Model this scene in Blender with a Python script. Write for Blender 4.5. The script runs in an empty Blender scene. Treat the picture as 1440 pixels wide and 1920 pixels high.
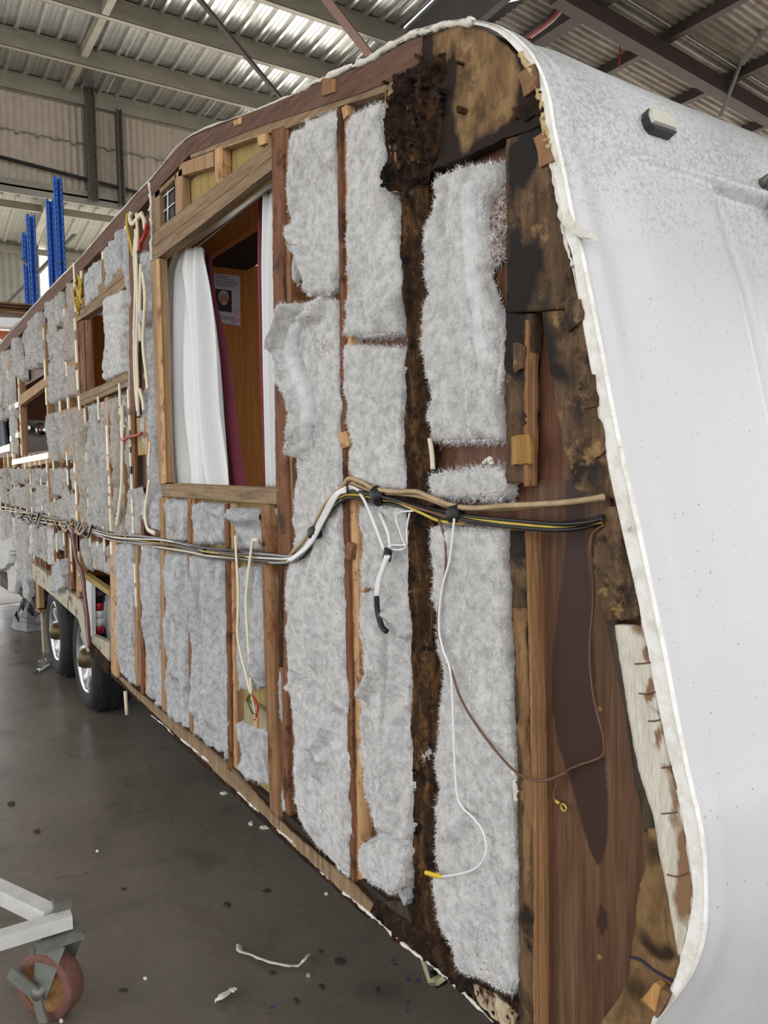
import bpy, math, random
import numpy as np
from mathutils import Matrix, Vector
rng = np.random.default_rng(7); random.seed(7)
S = bpy.context.scene; COL = S.collection

# ------------------------------------------------------------ camera, sky, exposure
CAM = np.array([0.0, -1.02, 1.6])
RC = np.array([[0.5460319565, -0.0464708048, 0.8364744866],
               [0.8375824217, 0.0510887948, -0.5439169256],
               [-0.0174582161, 0.9976123492, 0.0668192438]])
cd = bpy.data.cameras.new('camera'); cam = bpy.data.objects.new('camera', cd); COL.objects.link(cam)
cd.sensor_fit = 'HORIZONTAL'; cd.sensor_width = 36; cd.lens = 36; cd.clip_start = .05; cd.clip_end = 200
M4 = Matrix.Identity(4)
for i in range(3):
    for j in range(3): M4[i][j] = RC[i][j]
    M4[i][3] = CAM[i]
cam.matrix_world = M4; S.camera = cam
w = bpy.data.worlds.new('overcast'); S.world = w; w.use_nodes = True
bg = w.node_tree.nodes['Background']; bg.inputs[0].default_value = (.985, .985, 1, 1); bg.inputs[1].default_value = 1.0
sd_ = bpy.data.lights.new('sun', 'SUN'); sd_.energy = 6.5; sd_.angle = .03; sd_.color = (1, .97, .92)
sun = bpy.data.objects.new('sun', sd_); COL.objects.link(sun); sun.rotation_euler = Vector((-.5, .25, .83)).to_track_quat('Z', 'Y').to_euler()
S.view_settings.view_transform = 'Standard'; S.view_settings.look = 'None'
S.view_settings.exposure = 1.0; S.view_settings.gamma = 1; S.view_settings.use_curve_mapping = False

# ------------------------------------------------------------ measuring helpers: a sight line meets the wall, the floor ...
def ray(x, y): return RC @ np.array([x - 720., 960. - y, -1440.])
def W(x, y, d=0.):                      # point on the plane d metres outside the caravan wall (wall plane is Y=0)
    r = ray(x, y); return CAM + r * ((-d - CAM[1]) / r[1])
def G(x, y, z=0.):
    r = ray(x, y); return CAM + r * ((z - CAM[2]) / r[2])
def OX(x, y, X):
    r = ray(x, y); return CAM + r * ((X - CAM[0]) / r[0])
def wm(pts, d=0.): return np.array([[*W(x, y, d)[[0, 2]]] for x, y in pts])

# ------------------------------------------------------------ noise
def _h(ix, iy, s):
    n = (ix.astype(np.int64) * 374761393 + iy.astype(np.int64) * 668265263 + s * 974634777) & 0xffffffff
    n = ((n ^ (n >> 13)) * 1274126177) & 0xffffffff
    return ((n ^ (n >> 16)) & 0xffff) / 32767.5 - 1
def vn(x, y, s=0):
    x = np.asarray(x, float); y = np.asarray(y, float)
    ix = np.floor(x); iy = np.floor(y); fx = x - ix; fy = y - iy
    fx = fx * fx * (3 - 2 * fx); fy = fy * fy * (3 - 2 * fy)
    a = _h(ix, iy, s); b = _h(ix + 1, iy, s); c = _h(ix, iy + 1, s); d = _h(ix + 1, iy + 1, s)
    return a + (b - a) * fx + (c - a) * fy + (a - b - c + d) * fx * fy
def fbm(x, y, s=0, o=4):
    r = 0; a = .5; x = np.asarray(x, float); y = np.asarray(y, float)
    for k in range(o): r = r + a * vn(x, y, s + k * 17); x = x * 2.03; y = y * 2.03; a *= .5
    return r

# ------------------------------------------------------------ materials
def lin(c):
    c = c / 255.; return c / 12.92 if c <= .04045 else ((c + .055) / 1.055) ** 2.4
def C(r, g, b): return (lin(r), lin(g), lin(b), 1)
MATS = {}
def newmat(name, rough=.8, metal=0., spec=.5):
    m = bpy.data.materials.new(name); m.use_nodes = True; nt = m.node_tree; b = nt.nodes['Principled BSDF']
    b.inputs['Roughness'].default_value = rough; b.inputs['Metallic'].default_value = metal
    b.inputs['Specular IOR Level'].default_value = spec
    MATS[name] = m; return m, nt, b
def N(nt, t, **k):
    n = nt.nodes.new(t)
    for a, v in k.items(): setattr(n, a, v)
    return n
def noise(nt, scale, detail=5, rough=.6, dist=0., vec=None, sc=None):
    n = N(nt, 'ShaderNodeTexNoise'); n.inputs['Scale'].default_value = scale; n.inputs['Detail'].default_value = detail
    n.inputs['Roughness'].default_value = rough; n.inputs['Distortion'].default_value = dist
    tc = N(nt, 'ShaderNodeTexCoord'); src = tc.outputs['Object']
    if sc:
        mp = N(nt, 'ShaderNodeMapping'); mp.inputs['Scale'].default_value = sc; nt.links.new(src, mp.inputs[0]); src = mp.outputs[0]
    nt.links.new(src, n.inputs['Vector']); return n.outputs['Fac']
def ramp(nt, fac, stops):
    r = N(nt, 'ShaderNodeValToRGB'); e = r.color_ramp.elements
    while len(e) < len(stops): e.new(.5)
    for k, (p, c) in enumerate(stops): e[k].position = p; e[k].color = c if len(c) == 4 else (*c, 1)
    nt.links.new(fac, r.inputs[0]); return r.outputs[0]
def g1(v): return (v, v, v, 1)
def mix(nt, f, a, b, mode='MIX'):
    m = N(nt, 'ShaderNodeMix', data_type='RGBA', blend_type=mode)
    for s, v in ((m.inputs[0], f), (m.inputs[6], a), (m.inputs[7], b)):
        if isinstance(v, (int, float, tuple)): s.default_value = v
        else: nt.links.new(v, s)
    return m.outputs[2]
def attr(nt, name):
    a = N(nt, 'ShaderNodeAttribute'); a.attribute_name = name; return a.outputs['Fac']
def bump(nt, b, h, strength=.4, dist=.004):
    n = N(nt, 'ShaderNodeBump'); n.inputs['Strength'].default_value = strength; n.inputs['Distance'].default_value = dist
    nt.links.new(h, n.inputs['Height']); nt.links.new(n.outputs[0], b.inputs['Normal'])
def plain(name, c, rough=.6, metal=0., var=.12, nscale=30, spec=.5, bmp=0.):
    m, nt, b = newmat(name, rough, metal, spec)
    f = noise(nt, nscale, 4)
    k = [min(1, x * (1 + var)) for x in c[:3]]; d = [x * (1 - var) for x in c[:3]]
    nt.links.new(ramp(nt, f, [(.3, (*d, 1)), (.7, (*k, 1))]), b.inputs['Base Color'])
    if bmp: bump(nt, b, noise(nt, nscale * 4, 6), bmp)
    return m
def wood(name, c0, c1, c2, sc=(55, 55, 3), rough=.75, bmp=.35, stain=None, spots=None, light=None):
    """grain runs along the axis with the small scale; stain = colour reached where the mesh's own 'stain' value is 1"""
    m, nt, b = newmat(name, rough, 0, .25)
    f = noise(nt, 1, 6, .65, .6, sc=sc); f2 = noise(nt, 1, 3, .5, 0, sc=[s * 7 for s in sc])
    col = ramp(nt, f, [(.28, c0), (.5, c1), (.74, c2)])
    col = mix(nt, .35, col, ramp(nt, f2, [(.3, g1(.35)), (.6, g1(1))]), 'MULTIPLY')
    if spots: col = mix(nt, ramp(nt, noise(nt, spots[1], 5, .7), [(.52, g1(0)), (.62, g1(1))]), col, spots[0])
    if light: col = mix(nt, ramp(nt, noise(nt, light[1], 5, .7), [(.56, g1(0)), (.66, g1(1))]), col, light[0])
    if stain:
        a = attr(nt, 'stain'); n2 = noise(nt, 14, 8, .75, .5)
        mm = N(nt, 'ShaderNodeMath', operation='MULTIPLY_ADD'); nt.links.new(n2, mm.inputs[0]); mm.inputs[1].default_value = 1.1
        ad = N(nt, 'ShaderNodeMath', operation='ADD'); nt.links.new(a, ad.inputs[0]); ad.inputs[1].default_value = -.55
        nt.links.new(ad.outputs[0], mm.inputs[2])
        col = mix(nt, ramp(nt, mm.outputs[0], [(.3, g1(0)), (.75, g1(1))]), col, stain)
    nt.links.new(col, b.inputs['Base Color']); bump(nt, b, f, bmp, .003)
    return m
def fibre(name, hi, lo, dirt, amount=.62):
    m, nt, b = newmat(name, 1., 0, 0.)
    f = noise(nt, 42, 8, .72); f3 = noise(nt, 6, 4, .6)
    col = ramp(nt, f, [(.32, lo), (.6, hi)])
    col = mix(nt, .5, col, ramp(nt, f3, [(.3, g1(.8)), (.6, g1(1))]), 'MULTIPLY')
    sp = noise(nt, 130, 3, .6); big = noise(nt, 4.5, 3, .5)
    mu = N(nt, 'ShaderNodeMath', operation='MULTIPLY_ADD'); nt.links.new(sp, mu.inputs[0]); mu.inputs[1].default_value = .6
    m3 = N(nt, 'ShaderNodeMath', operation='MULTIPLY'); nt.links.new(big, m3.inputs[0]); m3.inputs[1].default_value = .45
    nt.links.new(m3.outputs[0], mu.inputs[2])
    col = mix(nt, ramp(nt, mu.outputs[0], [(amount + .03, g1(0)), (amount + .10, g1(.8))]), col, dirt)
    nt.links.new(col, b.inputs['Base Color'])
    bump(nt, b, noise(nt, 150, 7, .75), .7, .004)
    return m
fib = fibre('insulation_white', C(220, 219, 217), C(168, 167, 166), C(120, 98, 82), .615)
fibre('insulation_fresh', C(232, 232, 232), C(200, 200, 200), C(140, 120, 100), .64)
fibg = fibre('insulation_grey', C(202, 203, 204), C(150, 151, 152), C(120, 104, 90), .62)
fibl = fibre('insulation_dusty', C(196, 194, 190), C(146, 144, 140), C(112, 98, 84), .60)
fibd = fibre('insulation_grubby', C(190, 182, 172), C(150, 142, 132), C(96, 80, 66), .56)
pale = wood('pine_sawn', C(136, 104, 74), C(168, 134, 98), C(194, 162, 124))
endw = wood('pine_fresh', C(166, 126, 86), C(200, 158, 112), C(222, 184, 138), rough=.7, spots=(C(138, 96, 60), 11))
stud = wood('stud_redwood', C(84, 52, 34), C(122, 80, 54), C(154, 108, 76), spots=(C(70, 44, 30), 9))
studo = wood('stud_oiled', C(108, 76, 50), C(146, 108, 74), C(178, 138, 100), spots=(C(112, 70, 38), 6))
greyw = wood('timber_weathered', C(104, 84, 62), C(142, 118, 90), C(170, 146, 114), sc=(4, 55, 55))
greyv = wood('timber_weathered_upright', C(104, 84, 62), C(142, 118, 90), C(170, 146, 114))
fascia = wood('fascia_ply', C(78, 54, 44), C(104, 76, 62), C(126, 96, 80), sc=(5, 50, 50))
redply = wood('inner_ply', C(76, 48, 35), C(102, 67, 50), C(128, 90, 68), sc=(70, 70, 4), stain=C(58, 38, 32), bmp=.15, rough=.55)
yply = wood('inner_ply_yellow', C(138, 116, 66), C(166, 142, 86), C(184, 162, 106), sc=(90, 90, 4), bmp=.1)
rotw = wood('rotten_timber', C(24, 15, 9), C(62, 42, 24), C(128, 92, 54), sc=(40, 40, 7), bmp=1., rough=.95, spots=(C(16, 10, 7), 13))
rotd = wood('rotten_crumbly', C(18, 11, 8), C(44, 28, 18), C(92, 62, 36), sc=(34, 34, 15), bmp=1., rough=.95, spots=(C(14, 9, 7), 10))
gusset = wood('gusset_ply', C(94, 70, 44), C(132, 103, 68), C(166, 136, 94), sc=(16, 16, 6), stain=C(36, 24, 17), bmp=.5, spots=(C(84, 62, 42), 7))
darkply = wood('face_ply_weathered', C(54, 40, 28), C(96, 74, 52), C(136, 110, 80), sc=(34, 34, 5), stain=C(32, 27, 24), bmp=.9, spots=(C(40, 30, 22), 9), light=(C(152, 122, 80), 11))
bandw = wood('frame_edge_ply', C(46, 40, 34), C(68, 60, 50), C(92, 82, 68), sc=(40, 40, 4), bmp=.5)
lamw = wood('laminated_edge', C(92, 62, 40), C(150, 110, 74), C(190, 148, 106), sc=(260, 260, 1.5), bmp=.5)
bottomply = wood('bottom_ply_brown', C(92, 70, 46), C(128, 100, 66), C(158, 128, 88), sc=(20, 20, 7), stain=C(48, 34, 22), bmp=.5)
whitepaint = wood('painted_ply_white', C(196, 190, 174), C(214, 208, 192), C(226, 222, 210), sc=(50, 50, 5), stain=C(134, 104, 76), bmp=.25)
skirtp = wood('painted_skirt_streaked', C(150, 138, 116), C(186, 178, 158), C(206, 200, 184), sc=(30, 30, 2), bmp=.2, spots=(C(104, 86, 64), 8))
whitec = plain('sealant_white', C(226, 222, 210), .7, var=.14, nscale=60, bmp=.6)
cream = plain('cable_cream', C(226, 216, 190), .5, var=.05)
creamd = plain('cable_cream_dirty', C(176, 152, 116), .65, var=.3, nscale=18)
whitew = plain('wire_white', C(236, 236, 236), .45, var=.03)
blackw = plain('wire_black', C(22, 22, 22), .35, var=.1)
greyc = plain('wire_grey', C(150, 148, 146), .5, var=.1)
plain('wire_red_dark', C(110, 34, 34), .5, var=.1)
yelloww = plain('wire_yellow', C(196, 172, 70), .5, var=.15)
redw = plain('wire_red', C(170, 36, 26), .5, var=.1)
greenw = plain('wire_green', C(70, 116, 56), .5, var=.1)
brownw = plain('wire_brown', C(104, 74, 56), .5, var=.15)
yellowp = plain('ferrule_yellow', C(226, 190, 40), .4, var=.05)
brass = plain('terminal_brass', C(206, 186, 90), .35, .6, .1)
tape = plain('tape_black', C(20, 20, 21), .55, var=.1)
curt_w = plain('curtain_white', C(232, 234, 234), .8, var=.02)
curt_b = plain('curtain_burgundy', C(136, 62, 78), .85, var=.08)
orange = wood('cabinet_laminate', C(176, 108, 44), C(200, 128, 56), C(216, 144, 70), sc=(60, 60, 2.5), rough=.45, bmp=.03)
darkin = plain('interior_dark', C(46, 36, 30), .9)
plain('interior_brown', C(92, 50, 32), .5)
greyin = plain('splashback_grey', C(150, 150, 146), .4)
chrome = plain('chrome', C(225, 225, 228), .12, 1., .03)
rubber = plain('tyre_rubber', C(30, 30, 32), .75, var=.2, nscale=40, bmp=.2)
alloy = plain('rim_alloy', C(205, 207, 209), .22, .95, .08)
bluep = plain('rack_blue', C(34, 104, 206), .45, var=.08, nscale=8)
orangep = plain('rack_orange', C(186, 96, 44), .5, var=.1)
whitepl = plain('white_plastic', C(228, 232, 232), .4, var=.03)
redp = plain('stripe_red', C(160, 30, 40), .4, var=.05)
metal = plain('steel_grey', C(120, 118, 112), .5, .5, .15, 12)
palette = wood('pallet_wood', C(92, 66, 46), C(130, 98, 70), C(160, 126, 94), sc=(30, 4, 30))
paper = plain('paper', C(206, 202, 212), .6, var=.02)
ink = plain('print_grey', C(120, 112, 120), .7, var=.05)
pinkp = plain('print_pink', C(206, 166, 186), .7, var=.1)
skinp = plain('print_face', C(186, 140, 118), .7, var=.05)
hairp = plain('print_hair', C(196, 188, 178), .7, var=.1)
darkp = plain('print_dark', C(44, 40, 48), .7, var=.1)
zinc = plain('zinc_bracket', C(150, 150, 120), .45, .6, .2, 20)
tarp = plain('sheet_grey', C(112, 112, 114), .5, var=.12, nscale=5)
castw = plain('caster_rust_red', C(112, 76, 66), .75, var=.3, nscale=30, bmp=.3)
casth = plain('caster_hub_rust', C(150, 110, 70), .7, .2, .4, 22, bmp=.3)
trol = plain('trolley_paint', C(206, 206, 202), .5, var=.12, nscale=14)
forkm = plain('caster_fork_zinc', C(120, 124, 116), .5, .4, .2, 20)
lens_ = plain('lens_smoked', C(200, 198, 182), .3, var=.04)
lampb = plain('lamp_black', C(40, 42, 46), .4, var=.05)
gutter = plain('gutter_grey', C(66, 64, 62), .7, 0, .12, 4)

def galv(name, c, metal_, rough, streak=.3, sc=(1.2, 6, 6)):
    m, nt, b = newmat(name, rough, metal_)
    f = noise(nt, 1, 6, .65, .3, sc=sc)
    k = [x * (1 - streak) for x in c[:3]]
    nt.links.new(ramp(nt, f, [(.3, (*k, 1)), (.66, c)]), b.inputs['Base Color']); return m
sheet = galv('roof_sheet_galvanised', C(212, 212, 209), .9, .27, .3)
purl = galv('purlin_galvanised', C(152, 147, 134), .25, .55, .3, (8, 2, 8))
oldsheet = None
def oldroof():
    m, nt, b = newmat('roof_sheet_rusty', .75, .1)
    f = noise(nt, 1, 7, .7, .4, sc=(3, .7, 3)); r = noise(nt, 3, 7, .75)
    col = ramp(nt, f, [(.25, C(62, 57, 50)), (.5, C(112, 107, 98)), (.75, C(162, 157, 147))])
    col = mix(nt, ramp(nt, r, [(.54, g1(0)), (.66, g1(1))]), col, C(104, 62, 40))
    nt.links.new(col, b.inputs['Base Color']); return m
oldsheet = oldroof()
wallsheet = galv('wall_sheet_painted', C(186, 174, 158), .1, .65, .2, (5, 5, .8))
annexsheet = galv('annex_sheet', C(150, 148, 138), .15, .6, .2)
rustbeam = plain('steel_rusty_brown', C(50, 37, 32), .75, var=.2, nscale=6)
colm = plain('column_corroded', C(84, 80, 72), .7, .2, .6, 38, bmp=.6)
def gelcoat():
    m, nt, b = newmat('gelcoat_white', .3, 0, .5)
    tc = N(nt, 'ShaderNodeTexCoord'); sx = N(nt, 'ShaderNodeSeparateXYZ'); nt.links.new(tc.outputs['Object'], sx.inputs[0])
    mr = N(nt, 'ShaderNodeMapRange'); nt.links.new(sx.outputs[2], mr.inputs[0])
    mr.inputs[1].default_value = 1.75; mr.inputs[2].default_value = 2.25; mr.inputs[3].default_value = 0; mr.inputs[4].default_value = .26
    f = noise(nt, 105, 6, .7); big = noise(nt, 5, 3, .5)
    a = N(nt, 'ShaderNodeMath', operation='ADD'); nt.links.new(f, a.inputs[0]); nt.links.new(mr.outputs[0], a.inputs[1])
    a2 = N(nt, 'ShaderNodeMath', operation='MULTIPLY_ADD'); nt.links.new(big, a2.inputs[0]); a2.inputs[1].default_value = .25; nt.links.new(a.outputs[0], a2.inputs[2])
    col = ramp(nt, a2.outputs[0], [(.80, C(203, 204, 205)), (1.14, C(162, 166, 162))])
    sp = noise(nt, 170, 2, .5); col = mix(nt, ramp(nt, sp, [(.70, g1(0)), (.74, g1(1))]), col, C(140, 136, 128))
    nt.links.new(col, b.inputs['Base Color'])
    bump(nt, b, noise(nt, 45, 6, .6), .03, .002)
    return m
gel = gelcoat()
def concrete():
    m, nt, b = newmat('concrete_floor', .5)
    f = noise(nt, .9, 8, .62); f2 = noise(nt, 30, 6, .75); f3 = noise(nt, 3.2, 6, .65, .5)
    col = ramp(nt, f, [(.3, C(94, 88, 78)), (.6, C(122, 114, 102))])
    col = mix(nt, .6, col, ramp(nt, f2, [(.3, g1(.66)), (.62, g1(1))]), 'MULTIPLY')
    col = mix(nt, ramp(nt, f3, [(.55, g1(0)), (.75, g1(.55))]), col, C(52, 48, 44))
    sp = noise(nt, 75, 2, .5); col = mix(nt, ramp(nt, sp, [(.73, g1(0)), (.76, g1(.6))]), col, C(170, 162, 150))
    nt.links.new(col, b.inputs['Base Color'])
    nt.links.new(ramp(nt, f3, [(.3, g1(.2)), (.7, g1(.42))]), b.inputs['Roughness'])
    bump(nt, b, f2, .04, .003); return m
conc = concrete()

# ------------------------------------------------------------ object helpers
def mesh_obj(name, verts, faces, mat, parent=None, smooth=False, attrs=None, mats=None, mi=None):
    me = bpy.data.meshes.new(name)
    me.from_pydata(np.asarray(verts, float).tolist(), [], [list(map(int, f)) for f in faces]); me.update()
    for m in (mats or [mat]): me.materials.append(m)
    if mi is not None: me.polygons.foreach_set('material_index', np.asarray(mi, np.int32))
    if smooth: me.polygons.foreach_set('use_smooth', np.ones(len(me.polygons), bool))
    for k, v in (attrs or {}).items():
        a = me.attributes.new(k, 'FLOAT', 'POINT'); a.data.foreach_set('value', np.asarray(v, np.float32))
    o = bpy.data.objects.new(name, me); COL.objects.link(o)
    if parent: o.parent = parent
    return o
def tag(o, label, cat, group=None):
    o['label'] = label; o['category'] = cat
    if group: o['group'] = group
    return o
def empty(name, label=None, cat=None, group=None, kind=None):
    o = bpy.data.objects.new(name, None); COL.objects.link(o); o.empty_display_size = .1
    if label: tag(o, label, cat, group)
    if kind: o['kind'] = kind
    return o
class MB:
    def __init__(s): s.v = []; s.f = []; s.m = []
    def add(s, v, f, m=0):
        n = len(s.v); s.v += [tuple(p) for p in v]; s.f += [[i + n for i in q] for q in f]; s.m += [m] * len(f)
    def box(s, a, b, m=0):
        x0, y0, z0 = a; x1, y1, z1 = b
        s.add([(x0, y0, z0), (x1, y0, z0), (x1, y1, z0), (x0, y1, z0), (x0, y0, z1), (x1, y0, z1), (x1, y1, z1), (x0, y1, z1)],
              [[0, 3, 2, 1], [4, 5, 6, 7], [0, 1, 5, 4], [1, 2, 6, 5], [2, 3, 7, 6], [3, 0, 4, 7]], m)
    def bar(s, p, q, a, b, up=(0, 0, 1), m=0):          # box beam from p to q, width a, height b
        p = np.array(p, float); q = np.array(q, float); t = q - p; t /= np.linalg.norm(t)
        u = np.cross(t, up); u /= np.linalg.norm(u); v = np.cross(u, t)
        c = [e + u * i * a / 2 + v * j * b / 2 for e in (p, q) for i, j in ((-1, -1), (1, -1), (1, 1), (-1, 1))]
        s.add(c, [[0, 1, 2, 3], [7, 6, 5, 4], [0, 4, 5, 1], [1, 5, 6, 2], [2, 6, 7, 3], [3, 7, 4, 0]], m)
    def tube(s, pts, r, n=7, m=0, cap=True, flat=1.):
        P = np.array(pts, float); K = len(P)
        T = np.gradient(P, axis=0); T /= np.linalg.norm(T, axis=1)[:, None] + 1e-9
        ref = np.array([0, 1., 0]); vs = []
        if abs(T[:, 1]).mean() > .8: ref = np.array([1., 0, 0])
        rr = np.full(K, r) if np.isscalar(r) else np.asarray(r)
        for i in range(K):
            u = np.cross(T[i], ref); u /= np.linalg.norm(u) + 1e-9; v = np.cross(T[i], u)
            for k in range(n):
                a = 2 * math.pi * k / n; vs.append(P[i] + rr[i] * (math.cos(a) * u + flat * math.sin(a) * v))
        f = [[i * n + k, i * n + (k + 1) % n, (i + 1) * n + (k + 1) % n, (i + 1) * n + k] for i in range(K - 1) for k in range(n)]
        if cap: f += [list(range(n))[::-1], [(K - 1) * n + k for k in range(n)]]
        s.add(vs, f, m)
    def lathe(s, prof, c, axis, n=32, m=0, up=(0, 0, 1), close=False):  # prof: (r, h) along axis
        ax = np.array(axis, float); ax /= np.linalg.norm(ax); u = np.cross(ax, up)
        if np.linalg.norm(u) < 1e-3: u = np.cross(ax, (1, 0, 0))
        u /= np.linalg.norm(u); v = np.cross(ax, u); c = np.array(c, float)
        vs = [c + ax * h + r * (math.cos(2 * math.pi * k / n) * u + math.sin(2 * math.pi * k / n) * v) for r, h in prof for k in range(n)]
        K = len(prof); f = [[i * n + k, i * n + (k + 1) % n, (i + 1) * n + (k + 1) % n, (i + 1) * n + k] for i in range(K - 1) for k in range(n)]
        if close: f += [list(range(n))[::-1], [(K - 1) * n + k for k in range(n)]]
        s.add(vs, f, m)
    def build(s, name, mat, parent=None, smooth=False):
        mats = mat if isinstance(mat, (list, tuple)) else [mat]
        return mesh_obj(name, s.v, s.f, mats[0], parent, smooth, mats=mats, mi=s.m)
def spline(P, k=8):
    P = np.array(P, float)
    if len(P) < 3: return np.array([P[0] + (P[-1] - P[0]) * t for t in np.linspace(0, 1, k)])
    Q = np.vstack([2 * P[0] - P[1], P, 2 * P[-1] - P[-2]]); out = []
    for i in range(1, len(Q) - 2):
        a, b, c, d = Q[i - 1:i + 3]
        for t in np.linspace(0, 1, k, endpoint=False):
            out.append(.5 * (2 * b + (c - a) * t + (2 * a - 5 * b + 4 * c - d) * t * t + (3 * b - a - 3 * c + d) * t ** 3))
    out.append(P[-1]); return np.array(out)
def wire(name, px, r, mat, parent, d=.012, k=7, n=6, flat=1.):
    pts = [W(p[0], p[1], p[2] if len(p) > 2 else d) for p in px]
    b = MB(); b.tube(spline(pts, k), r, n, flat=flat); return b.build(name, mat, parent, True)
def jagged(P, amp, step, seed):
    out = []; n = len(P)
    for i in range(n):
        a, b = P[i], P[(i + 1) % n]; L = np.linalg.norm(b - a); m = max(1, int(L / step))
        nrm = np.array([-(b - a)[1], (b - a)[0]]) / (L + 1e-9)
        for j in range(m):
            q = a + (b - a) * j / m; s = amp * (vn(q[0] / step * 1.3, q[1] / step * 1.3, seed) + .5 * vn(q[0] / step * 4, q[1] / step * 4, seed + 3))
            out.append(q + nrm * s)
    return np.array(out)
SEED = [1]
def board(name, px, d0, d1, mat, parent, jag=0., step=.02, metric=False, attrs=None):
    """a piece of timber cut to an outline on the wall: back at depth d0, face at d1 (metres outside the wall plane)"""
    P = np.array(px, float) if metric else wm(px, d1); SEED[0] += 1
    if jag: P = jagged(P, jag, step, SEED[0])
    A = 0
    for i in range(len(P)): A += P[i][0] * P[(i + 1) % len(P)][1] - P[(i + 1) % len(P)][0] * P[i][1]
    if A < 0: P = P[::-1]
    n = len(P)
    v = [(x, -d1, z) for x, z in P] + [(x, -d0, z) for x, z in P]
    f = [list(range(n)), [n + i for i in range(n)][::-1]] + [[i, n + i, n + (i + 1) % n, (i + 1) % n] for i in range(n)]
    return mesh_obj(name, v, f, mat, parent)
def lerp_line(P, n, ax):
    if ax == 's': t = np.r_[0, np.cumsum(np.linalg.norm(np.diff(P, axis=0), axis=1))]
    else: t = P[:, 1] if ax == 'z' else P[:, 0]
    t = (t - t[0]) / (t[-1] - t[0] + 1e-9); s = np.linspace(0, 1, n)
    return np.stack([np.interp(s, t, P[:, 0]), np.interp(s, t, P[:, 1])], 1)
def strip(name, L, R, mat, parent, d=0., th=.02, back=None, res=.008, big=.010, fine=.003, edge=.006, soft=.03, ax='z',
          metric=False, fib_n=0, fl=.012, stain=None, bigs=(14, 5), fines=95, topsoft=True, ridges=None, dm=None):
    """a piece lying between two outlines; relief comes from real displacement; back = depth of a closed rear skirt (None: soft edges)"""
    SEED[0] += 1; sd = SEED[0]
    dm = d if dm is None else dm
    L = np.array(L, float) if metric else wm(L, dm); R = np.array(R, float) if metric else wm(R, dm)
    ln = max(np.linalg.norm(np.diff(L, axis=0), axis=1).sum(), .01)
    n = max(4, int(ln / res)); L = lerp_line(L, n, ax); R = lerp_line(R, n, ax)
    wd = np.linalg.norm(R - L, axis=1); m = max(4, int(wd.mean() / res))
    ac = (R - L) / (wd[:, None] + 1e-9)
    if edge:
        s = np.linspace(0, ln, n)
        L = L + ac * (edge * 1.6 * fbm(s / .06, s * 0 + 3, sd, 4))[:, None]; R = R + ac * (edge * 1.6 * fbm(s / .06, s * 0 + 9, sd + 5, 4))[:, None]
    u = np.linspace(0, 1, m); 
    P = L[:, None, :] * (1 - u)[None, :, None] + R[:, None, :] * u[None, :, None]
    X = P[..., 0]; Z = P[..., 1]
    wj = np.linalg.norm(R - L, axis=1)[:, None]; du = np.minimum(u, 1 - u)[None, :] * wj
    dv = np.minimum(np.linspace(0, 1, n), 1 - np.linspace(0, 1, n))[:, None] * ln
    dist = np.minimum(du, dv) if topsoft else du + dv * 0
    pr = np.sqrt(np.clip(1 - (1 - np.clip(dist / soft, 0, 1)) ** 2, 0, 1)) if soft else np.ones_like(X)
    o = th * pr + (big * 2 * fbm(X * bigs[0], Z * bigs[1], sd, 3) + fine * 2 * fbm(X * fines, Z * fines, sd + 40, 3)) * (.35 + .65 * pr)
    for (pts, amp, wdt) in (ridges or []):                      # soft folds: a raised or sunk line
        Q = wm(pts, dm); amp *= 1.9; best = np.full(X.shape, 9.)
        for a, b in zip(Q[:-1], Q[1:]):
            e = b - a; t = np.clip(((X - a[0]) * e[0] + (Z - a[1]) * e[1]) / (e @ e), 0, 1)
            best = np.minimum(best, np.hypot(X - a[0] - t * e[0], Z - a[1] - t * e[1]))
        o = o + amp * np.exp(-(best / wdt) ** 2)
    V = np.stack([X, -(d + o), Z], -1).reshape(-1, 3)
    idx = np.arange(n * m).reshape(n, m)
    F = np.stack([idx[:-1, :-1], idx[1:, :-1], idx[1:, 1:], idx[:-1, 1:]], -1).reshape(-1, 4)
    if (L[-1, 1] > L[0, 1]) ^ (R[0, 0] < L[0, 0]): F = F[:, ::-1]
    if ax == 'x': F = F if (R[0, 1] > L[0, 1]) else F[:, ::-1]
    verts = V.tolist(); faces = F.tolist(); at = None
    if stain is not None: at = list(stain(X, Z).reshape(-1))
    if back is not None:
        ring = list(idx[0, :]) + list(idx[1:, -1]) + list(idx[-1, -2::-1]) + list(idx[-2:0:-1, 0]); k0 = len(verts)
        verts += [(V[i, 0], -back, V[i, 2]) for i in ring]
        if at is not None: at += [at[i] for i in ring]
        K = len(ring); faces += [[ring[i], ring[(i + 1) % K], k0 + (i + 1) % K, k0 + i] for i in range(K)]
    ob = mesh_obj(name, verts, faces, mat, parent, True, attrs={'stain': at} if at is not None else None)
    if fib_n:                                                    # stray fibres standing off the surface
        q = int(fib_n * ln * wd.mean()); pick = rng.integers(0, n * m, q)
        e_ = np.clip(np.minimum(du, dv + du * 0) / .02, 0, 1).reshape(-1); pick = np.r_[pick, rng.choice(np.flatnonzero(e_ < .8), q // 2)] if (e_ < .8).any() else pick; q = len(pick)
        b = V[pick] + rng.normal(0, .003, (q, 3)) * [1, 0, 1] + [0, .0015, 0]
        ang = rng.uniform(0, 2 * math.pi, q); ll = fl * rng.uniform(.4, 1.3, q); out = rng.uniform(.05, .55, q)
        tip = b + np.stack([np.cos(ang) * ll * (1 - out * .4), -out * ll, np.sin(ang) * ll * (1 - out * .4)], -1)
        side = b + np.stack([-np.sin(ang), ang * 0, np.cos(ang)], -1) * .0008
        fo = mesh_obj('loose_fibre', np.concatenate([b, side, tip]), np.stack([np.arange(q), q + np.arange(q), 2 * q + np.arange(q)], -1), MATS['stray_fibre'], ob)
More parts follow.
